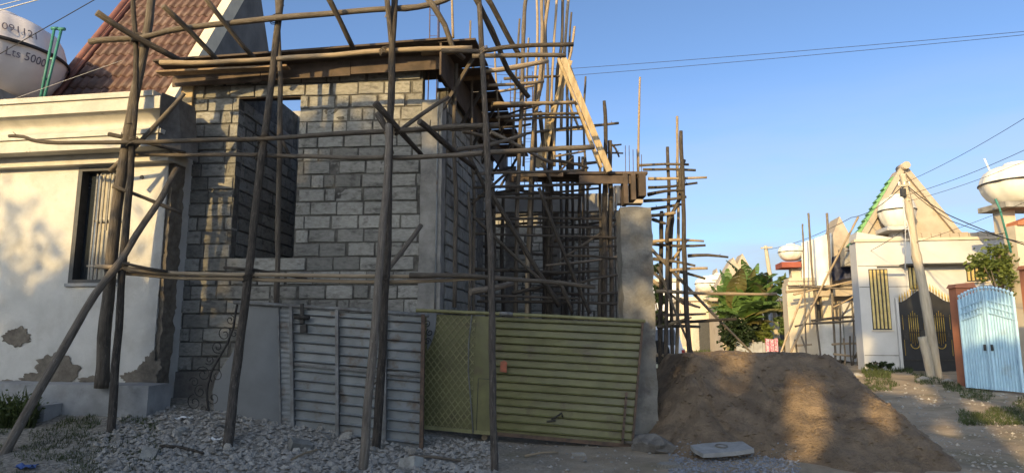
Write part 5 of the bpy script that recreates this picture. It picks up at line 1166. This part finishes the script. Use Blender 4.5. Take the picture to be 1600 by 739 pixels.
# ------------------------------------------------------------------ far street end
def gable_house(lab, px0, px1, ytop, Y, wm, gables, tanks=(), openings=(), ybase=556):
    fr = Frame(P(px0, 500, Y)[:2], R(-8)); t = thing('street_house', lab, 'house', fr(1, 0, 0)); a = fr.uv(px0, ybase); b = fr.uv(px1, ytop)
    q = MB(); q.box(0, b[0], 0, 6, -.3, b[1], fr); q.build('wall', MT[wm], t)
    q = MB(); q.box(-.2, b[0] + .2, -.25, 6, b[1] + .003, b[1] + .3, fr); q.build('cornice', MT['creamwall'], t)
    for (x0, xa, x1, ya, yb) in gables:
        p0, p1, p2 = fr.uv(x0, yb, .6), fr.uv(x1, yb, .6), fr.uv(xa, ya, .6); q = MB(); q.prism([fr(p0[0], .6 + x0 % 7 * .1, p0[1]), fr(p1[0], .6 + x0 % 7 * .1, p1[1]), fr(p2[0], .6 + x0 % 7 * .1, p2[1])], fr(0, 2, 0) - fr(0, 0, 0)); q.build('gable', MT['tan'], t)
    for (x0, y0, x1, y1, mt) in openings:
        p0, p1 = fr.uv(x0, y1), fr.uv(x1, y0); q = MB(); q.box(p0[0], p1[0], -.06, -.003, p0[1], p1[1], fr); q.build('opening', MT[mt], t)
    for (px, py, r, h, l2) in tanks:
        p = fr.uv(px, py, 1.0); q = MB(); q.box(p[0] - r * .7, p[0] + r * .7, .6, 1.6, b[1] + .1, p[1], fr); q.build('tank_stand', MT['creamwall'], t)
        water_tank(fr(p[0], 1.0, p[1] + .01), r, h, MT['cream'], l2, nrib=8)
gable_house('cream house at the far end of the street with two cream tanks', 1062, 1122, 470, 52, 'creamwall', [(1112, 1122, 1134, 418, 470), (1088, 1095, 1102, 436, 470)],
    [(1106, 456, 1.0, 1.3, 'cream water tank beside the small tan gable at the far end of the street'), (1124, 452, 1.1, 1.3, 'cream water tank just before the banana plants at the far end of the street')], [(1084, 505, 1092, 552, 'shutter'), (1093, 503, 1108, 550, 'darkframe'), (1066, 500, 1078, 540, 'tan')])
gable_house('tall house with twin tan gables rising behind the banana plants', 1128, 1186, 462, 46, 'tan', [(1106, 1146, 1182, 402, 470), (1124, 1162, 1204, 395, 472), (1180, 1196, 1212, 428, 475)])
gable_house('low pale house with grey metal doors beside the far utility pole', 1196, 1236, 470, 40, 'creamwall', [], [], [(1206, 482, 1212, 540, 'zinc'), (1213, 480, 1222, 545, 'darkframe'), (1199, 480, 1205, 540, 'zinc')])
gable_house('white roadside house mostly hidden behind the scaffold tower', 1028, 1064, 440, 60, 'white', [])
# zinc fence with cloth
zf = thing('zinc_fence', 'low fence of corrugated zinc sheets below the banana plants', 'fence', P(1160, 556, 33))
for k in range(4):
    a = P(1150 + k * 14, 540, 33); b = P(1163.5 + k * 14, 540, 33); q = MB(); n = 9; zt_2 = P(1160, 534 + 1.5 * (k % 2), 33).z; vs = []
    for i in range(2 * n + 1): x = a.x + (b.x - a.x) * i / (2 * n); y = 33 + (.03 if i % 2 else 0) + k * .01; vs += [(x, y, -.05), (x, y, zt_2)]
    q.add(vs, [(2 * i, 2 * i + 2, 2 * i + 3, 2 * i + 1) for i in range(2 * n)]); q.build('sheet', MT['zinc'], zf)
    q = MB(); q.tube([(a.x, 33.1, -.2), (a.x, 33.1, zt_2 + .1)], .05, 6); q.build('post', MT['pole_grey'], zf)
q = MB(); a = P(1196, 536, 32.6); b = P(1216, 557, 32.6); q.grid(lambda u, v: (a.x + (b.x - a.x) * u, 32.6 + .06 * math.sin(u * 17), b.z + .25 + (a.z - b.z) * v - .06 * math.sin(u * 3.1) * v), 20, 8); q.grid(lambda u, v: (a.x + (b.x - a.x) * u, 32.64 + .06 * math.sin(u * 17), b.z + .25 + (a.z - b.z) * v - .06 * math.sin(u * 3.1) * v), 20, 8)
tag(q.build('hanging_cloth', MT['cloth']), 'pink and white patterned cloth hung on the zinc fence', 'cloth')
p2 = P(1218, 548, 37); u2 = thing('utility_pole', 'slim pale utility pole leaning beside the banana plants', 'utility pole', (p2.x, 37, 0))
wood('shaft', [Vector((p2.x, 37, -.3)), P(1207, 460, 37), P(1196, 384, 37)], .34, .2, 'utility', u2, 0, .1)
q = MB(); a = P(1196, 388, 37); q.bar(a + Vector((-.3, -.1, 0)), a + Vector((.35, -.1, .05)), .08, .08); q.build('crossarm', MT['utility'], u2)

# banana plants
def banana(px, Y, hpx, seed, nl, ybase=550):
    rnd = random.Random(seed); b = P(px, ybase, Y); b.z = 0; H_ = P(px, hpx, Y).z
    t = thing('banana_plant', 'banana plant with broad torn leaves in the clump above the zinc fence', 'banana plant', b, 'banana plants above the zinc fence')
    m = MB(); hs = H_ * .58; m.tube([b - Vector((0, 0, .2)), b + Vector((.05, 0, hs * .5)), b + Vector((0, .05, hs))], [.22, .17, .09], 8); m.build('stem', MT['stem'], t)
    for k in range(nl):
        a = 6.28 * k / nl + rnd.uniform(-.5, .5); up_ = rnd.uniform(.45, 1.4); ln = rnd.uniform(1.7, 2.8) * (.72 if k % 3 == 0 else 1); wd = rnd.uniform(.40, .58)
        st_p = b + Vector((0, 0, hs * rnd.uniform(.8, 1.05))); pts = []; d = Vector((math.cos(a) * math.cos(up_), math.sin(a) * math.cos(up_), math.sin(up_))); p = st_p.copy(); n = 12
        for i in range(n + 1):
            pts.append(p.copy()); p = p + d * ln / n; d = (d + Vector((0, 0, -.055 - .05 * rnd.random()))).normalized()
        sidev = d.cross(Vector((0, 0, 1))); sidev = Vector((-math.sin(a), math.cos(a), 0)); m = MB()
        for i in range(n):
            f0 = math.sin(math.pi * min(1, (i + .15) / n) ** .8) ** .6 if i else .08; f1 = math.sin(math.pi * min(.98, (i + 1) / n) ** .8) ** .6
            for sg in (-1, 1):
                tear = rnd.uniform(-.06, .0); dr = Vector((0, 0, -.10 - rnd.uniform(0, .12)))
                A_, B_ = pts[i], pts[i + 1]; m.add([A_, B_ + (A_ - B_) * .06, B_ + (A_ - B_) * .1 + sidev * sg * wd * f1 + dr * f1, A_ + sidev * sg * wd * (f0 + tear) + dr * f0], [(0, 1, 2, 3)])
        m.tube(pts, [.03 * (1 - i / (n + 2)) for i in range(n + 1)], 5)
        m.build('leaf', MT['bananay' if rnd.random() < .16 else 'dryleaf' if up_ < .4 and rnd.random() < .5 else 'banana'], t)
for a in ((1150, 34.5, 412, 1, 11), (1172, 35.5, 388, 2, 12), (1190, 34.8, 400, 3, 11), (1165, 34.2, 445, 4, 10), (1140, 36, 430, 5, 10), (1184, 36.5, 378, 6, 10), (1200, 36.2, 415, 7, 9)): banana(*a)
def shrub(px, ybase, Y, wpx, ytop, lm, lab, seed, n=1500, size=.2, nm='shrub'):
    b = P(px, ybase, Y); z0 = surf(b.x, b.y); tree(nm, lab, 'shrub' if nm == 'shrub' else 'tree', (b.x, b.y, z0), P(px, ytop, Y).z, wpx * Y / FOC / 2, lm, seed, n, size, zb=z0 + .1)
shrub(1150, 556, 33.6, 52, 498, 'leafd', 'dark green bush at the foot of the banana plants', 31, 2600, .25)
shrub(1198, 552, 33.8, 24, 505, 'leafy', 'bright yellow-green bush beside the far utility pole', 32, 1500, .22)
shrub(1172, 556, 35, 40, 470, 'leafd', 'tall dark bush among the banana stems', 33, 2200, .26)
shrub(1034, 560, 30, 30, 415, 'leafd', 'dark tree glimpsed between scaffold tower and concrete post', 34, 2200, .26, 'street_tree')
shrub(1378, 590, 22.9, 40, 566, 'leafd', 'low weedy bush at the foot of the grey house', 35, 900, .13)
wm = MB(); rw_ = random.Random(5)
for k in range(700):
    p = P(rw_.uniform(-25, 62), 602, rw_.uniform(8.75, 9.05)); p.z = gz(p.x, p.y) + .0; hh = rw_.uniform(.12, .55) * (1 - .5 * abs(k % 7 - 3) / 3); a = rw_.uniform(0, 6.28); le = Vector((rw_.uniform(-.35, .35), rw_.uniform(-.35, .35), 1)).normalized(); sd_ = Vector((math.cos(a), math.sin(a), 0)) * .012; md_ = p + le * hh * .6; tp_ = p + le * hh + Vector((rw_.uniform(-.1, .1), rw_.uniform(-.1, .1), -.03))
    wm.add([p - sd_, p + sd_, md_ + sd_ * .9, md_ - sd_ * .9, tp_], [(0, 1, 2, 3), (3, 2, 4)])
    for q_ in range(2): s_ = p + le * hh * rw_.uniform(.3, .9); v_ = Vector((rw_.uniform(-1, 1), rw_.uniform(-1, 1), rw_.uniform(0, .8))).normalized() * rw_.uniform(.03, .07); n_ = v_.cross(Vector((rw_.uniform(-1, 1), 1, rw_.uniform(-1, 1)))).normalized() * .014; wm.add([s_, s_ + v_ * .5 + n_, s_ + v_, s_ + v_ * .5 - n_], [(0, 1, 2, 3)])
tag(wm.build('weed_clump', MT['grass']), 'ragged weed clump at the lower tier of the cement step', 'weeds')
shrub(1222, 440, 33, 24, 424, 'leaf', 'green bush behind the corner of the unfinished cream house', 37, 600, .25)

# white car seen from behind
CF = Frame(P(1028, 560, 20.6)[:2], R(-4)); hw = .84
car = thing('parked_car', 'white off-road car seen from behind, parked beyond the scaffold tower', 'car', CF(0, 0, 0))
def cs_(y, pts): return [CF(x, y, z) for x, z in pts]
sec = [(0.0, [(-hw, .55), (hw, .55), (hw, 1.02), (hw * .86, 1.08), (-hw * .86, 1.08), (-hw, 1.02)]), (4.2, [(-hw, .55), (hw, .55), (hw, .98), (hw * .9, 1.04), (-hw * .9, 1.04), (-hw, .98)])]
q = MB(); vs = cs_(*sec[0]) + cs_(*sec[1]); q.add(vs, [tuple(range(6))[::-1], tuple(range(6, 12))] + [(i, (i + 1) % 6, (i + 1) % 6 + 6, i + 6) for i in range(6)]); body = q.build('body', MT['carwhite'], car)
q = MB(); q.hexa([CF(-hw * .93, .03, 1.05), CF(hw * .93, .03, 1.05), CF(hw * .93, 2.9, 1.05), CF(-hw * .93, 2.9, 1.05), CF(-hw * .78, .22, 1.72), CF(hw * .78, .22, 1.72), CF(hw * .78, 2.2, 1.72), CF(-hw * .78, 2.2, 1.72)]); q.build('cabin', MT['carwhite'], car)
q = MB(); q.hexa([CF(-hw * .78, .045, 1.14), CF(hw * .78, .045, 1.14), CF(hw * .78, .1, 1.14), CF(-hw * .78, .1, 1.14), CF(-hw * .68, .175, 1.62), CF(hw * .68, .175, 1.62), CF(hw * .68, .2, 1.62), CF(-hw * .68, .2, 1.62)]); q.build('rear_window', MT['glass'], car)
for s in (-1, 1):
    q = MB(); q.hexa([CF(s * hw * .90, .3, 1.12), CF(s * hw * .92, .3, 1.12), CF(s * hw * .92, 2.4, 1.12), CF(s * hw * .90, 2.4, 1.12), CF(s * hw * .79, .4, 1.6), CF(s * hw * .81, .4, 1.6), CF(s * hw * .81, 2.1, 1.6), CF(s * hw * .79, 2.1, 1.6)]); q.build('side_window', MT['glass'], car)
    q = MB(); q.box(s * hw * .98 - .09, s * hw * .98 + .0 if s < 0 else s * hw * .99, -.03, .06, .75, 1.0, CF); q.build('tail_light', MT['redlens'], car)
    for y in (.75, 3.3):
        q = MB(); q.tube([CF(s * hw * .98, y, .36), CF(s * hw * .72, y, .36)], .36, 18); wh = q.build('wheel', MT['rubber'], car)
        q = MB(); q.tube([CF(s * hw * 1.0, y, .36), CF(s * hw * .95, y, .36)], .2, 14); q.build('rim', MT['zinc'], wh)
q = MB(); q.box(-hw, hw, -.14, -.003, .38, .60, CF); q.build('bumper', MT['rubber'], car)
q = MB(); q.box(-.26, .26, -.17, -.145, .45, .57, CF); q.build('number_plate', MT['plate'], car)
q = MB(); q.tube([CF(0, -.2, .95), CF(0, -.03, .95)], .34, 20); q.build('spare_wheel', MT['rubber'], car)
q = MB(); q.box(-hw + .1, hw - .1, .1, 4.0, .25, .56, CF); q.build('chassis', MT['rubber'], car)

# ------------------------------------------------------------------ cables
def cable(lab, pts, d=.012, mat='cable', sag=0):
    pts = [P(*p) for p in pts]; c = []
    for i in range(len(pts) - 1):
        for k in range(14): t = k / 14; p = pts[i].lerp(pts[i + 1], t); p.z -= sag * 4 * t * (1 - t); c.append(p)
    m = MB(); m.tube(c + [pts[-1]], d / 2, 5); tag(m.build('power_cable', MT[mat]), lab, 'cable')
cable('upper of two long black power cables crossing the sky above the street', [(690, 98, 26), (885, 108, 25), (1640, 46, 20)], .018, sag=.05)
cable('lower of two long black power cables crossing the sky above the street', [(690, 112, 26), (885, 119, 25), (1640, 51, 20)], .018, sag=.05)
ph = pbs.y
cable('thin cable rising steeply from the leaning utility pole to the sky edge', [(1413, 286, ph), (1640, 160, 14)], .014, sag=.1)
cable('thin cable from the leaning utility pole passing above the tower tank', [(1413, 306, ph), (1640, 216, 14)], .014, sag=.1)
cable('thin cable from the leaning utility pole meeting the tower tank', [(1416, 315, ph), (1640, 235, 14)], .012, sag=.1)
cable('thick drooping service cable from the leaning pole towards the terracotta trim', [(1414, 287, ph), (1480, 335, 18.5), (1640, 395, 16)], .03, sag=.06)
cable('second drooping service cable just under the thick one', [(1414, 290, ph), (1485, 345, 18.5), (1640, 388, 16)], .022, sag=.06)
cable('cable from the leaning pole down to the far slim utility pole', [(1411, 290, ph), (1330, 340, 26), (1198, 390, 36.9)], .025, sag=.2)
cable('cable strung low across the face of the grey house', [(1428, 380, ph), (1640, 300, 15)], .012, sag=.05)
cable('cable slanting over the grey house wall to the tarpaulin house', [(1424, 350, ph), (1340, 400, 25), (1290, 425, 28)], .018, sag=.1)
cable('black cable slanting up past the pinkish tank', [(-20, 96, 9.2), (155, -4, 8.6)], .013)
cable('black cable beside the tiled roof verge', [(130, 90, 11), (215, -10, 10.5)], .012)
cable('upper pale cable above the pinkish tank', [(-20, 22, 9.0), (75, -4, 8.8)], .016, 'palecable')
cable('lower pale cable above the pinkish tank', [(-20, 14, 9.2), (50, -4, 9.0)], .012, 'palecable')
cable('thin pale wire passing before the tank platform', [(-10, 166, 10.0), (190, 95, 9.2)], .006, 'palecable')

# ------------------------------------------------------------------ grass
def grass(lab, patches, seed):
    rnd = random.Random(seed); m = MB()
    for (px0, py0, px1, py1, n, h) in patches:
        for k in range(n):
            cx, cy = rnd.uniform(px0, px1), rnd.uniform(py0, py1)
            if nz3(cx * .02, cy * .05, seed) < -.08: continue
            p = PG(cx, cy); p.z = surf(p.x, p.y)
            if p.x > 1 and pile(p.x, p.y) > gz(p.x, p.y): continue
            for b_ in range(4):
                a = rnd.uniform(0, 6.28); hh = h * rnd.uniform(.5, 1.4); o_ = p + Vector((rnd.uniform(-.04, .04), rnd.uniform(-.04, .04), -.01)); sd_ = Vector((math.cos(a), math.sin(a), 0)) * hh * .09; ln = Vector((rnd.uniform(-.6, .6), rnd.uniform(-.6, .6), 1)).normalized() * hh
                m.add([o_ - sd_, o_ + sd_, o_ + ln], [(0, 1, 2)])
    o = m.build('grass', MT['grass']); o['kind'] = 'stuff'; o['label'] = lab; o['category'] = 'grass'
grass('short patchy grass on the dirt before the cement step', [(-20, 655, 250, 745, 2600, .045), (90, 640, 240, 668, 260, .06), (-10, 596, 60, 610, 150, .12)], 3)
grass('short grass patches along the dirt street', [(1350, 583, 1500, 612, 1100, .09), (1500, 606, 1620, 665, 2200, .07), (1085, 548, 1110, 560, 150, .2), (1345, 578, 1425, 590, 300, .16)], 4)
for (px, py, s, lab) in ((1442, 594, .22, 'pale boulder at the foot of the leaning utility pole'), (1480, 596, .16, 'small flat stone before the black gate'), (1338, 588, .2, 'pale stone below the far scaffold')):
    p = PG(px, py); ob = bpy.data.objects.new('stone', rm[2]); COL.objects.link(ob); ob.location = (p.x, p.y, p.z + s * .2); ob.scale = (s * 1.3, s, s); tag(ob, lab, 'stone')

# litter and offcuts
for (px, py, sz, mt, nm, lab) in ((40, 733, .10, 'bluebit', 'plastic_scrap', 'crumpled blue plastic scrap in the grass by the long diagonal brace'), (288, 657, .10, 'white', 'paper_scrap', 'white paper scrap at the foot of the scroll ironwork'), (337, 690, .07, 'white', 'foam_scrap', 'small white foam scrap beside the dark front scaffold upright'), (1310, 592, .1, 'white', 'plastic_bag', 'white plastic bag on the far side of the sand heap')):
    p = PG(px, py); p.z = surf(p.x, p.y); m = MB(); m.grid(lambda u, v: p + Vector(((u - .5) * sz * 2, (v - .5) * sz * 1.4, .03 + .05 * nz3(u * 3 + px, v * 3, 1, 1) + .02 * nz3(u * 8, v * 8, px, 1))), 8, 7, False); tag(m.build(nm, MT[mt]), lab, 'litter')
for i, (x0, y0, x1, y1, d_, mt, lab) in enumerate(((250, 700, 318, 712, .035, 'pole_dark', 'dark stick lying across the rubble beside the dark upright'), (640, 716, 720, 724, .04, 'pole_grey', 'grey pole offcut lying in front of the grey gate corner'), (820, 716, 872, 710, .03, 'pole_pale', 'pale stick lying on the dirt before the olive gate'), (455, 722, 500, 706, .03, 'pole_pale', 'pale stick lying on the rubble below the ribbed sheets'))):
    a, b = PG(x0, y0), PG(x1, y1); o = wood('wood_offcut', [a + Vector((0, 0, .03)), (a + b) / 2 + Vector((0, 0, .05)), b + Vector((0, 0, .03))], d_, d_ * .8, mt, None, 1); tag(o, lab, 'stick')
bm_ = MB(); bm_.box(-.2, .14, -.1, .1, -.1, .09); bme = bm_.mesh('broken_block'); bme.materials.append(MT['block'])
for (px, py, rz_, lab) in ((470, 700, .6, 'broken grey block half buried in rubble under the ribbed sheets'), (235, 712, 1.9, 'broken grey block in rubble near the patchy grass'), (640, 728, 2.6, 'broken grey block beside the paired front uprights')):
    p = PG(px, py); o = bpy.data.objects.new('broken_block', bme); COL.objects.link(o); o.location = p + Vector((0, 0, .02)); o.rotation_euler = (.3, .25, rz_); o.scale = (.7, .8, .75); tag(o, lab, 'block')
# ------------------------------------------------------------------ unseen trees across the street, behind the viewer; bare-trunked crowns added to shape shade
for i, (x, y, zb, zt, rad, lab) in enumerate([
    (-18.2, -6, .5, 9.6, 2.2, 'broad roadside tree at the end of the row across the street'), (-15.4, -6, .5, 9.2, 1.7, 'round roadside tree across the street opposite the white house'),
    (-13.6, -6.4, .5, 9.4, 1.0, 'slim roadside tree across the street beside the tallest broad one'), (-11.9, -6, .5, 11.5, 1.7, 'tall broad roadside tree across the street opposite the block wall'),
    (-10.3, -7.0, .5, 11.5, 1.4, 'tall roadside tree just behind the broad one across the street'), (-8.4, -6, .5, 9.6, 1.7, 'dense roadside tree across the street opposite the olive gate'),
    (-6.2, -6, .3, 7.4, 1.15, 'small roadside tree across the street opposite the sand heap'), (-4.2, -6.2, .3, 5.9, .8, 'lowest hedge-like tree between two slim ones across the street'),
    (-3.1, -6, .3, 6.8, .6, 'slimmest bushy tree at the end of the row across the street'), (-10.9, -8.3, .5, 12.0, 1.7, 'second tall tree behind the broad one across the street'), (-12.6, -8.2, .5, 12.2, 1.5, 'tall slim tree behind the broad one across the street'), (-4.4, -6.6, 6.9, 8.6, 1.1, 'added bare-trunked shade tree with a ball of leaves across the street'), (-2.8, -6.8, 10.9, 13.2, 1.8, 'added bare-trunked shade tree of middle height across the street'),
    (-6.2, -7.5, 13.2, 15.3, 2.2, 'tallest added bare-trunked shade tree across the street'), (-1.6, -6.6, 8.3, 9.7, 1.4, 'shortest added bare-trunked shade tree across the street')]):
    tree('roadside_tree', lab, 'tree', (x, y, 0), zt, rad, 'leaf', 50 + i, 9000 if rad > 1.2 and zb < 2 else 5000, .34, zb=zb, group='roadside trees across the street')
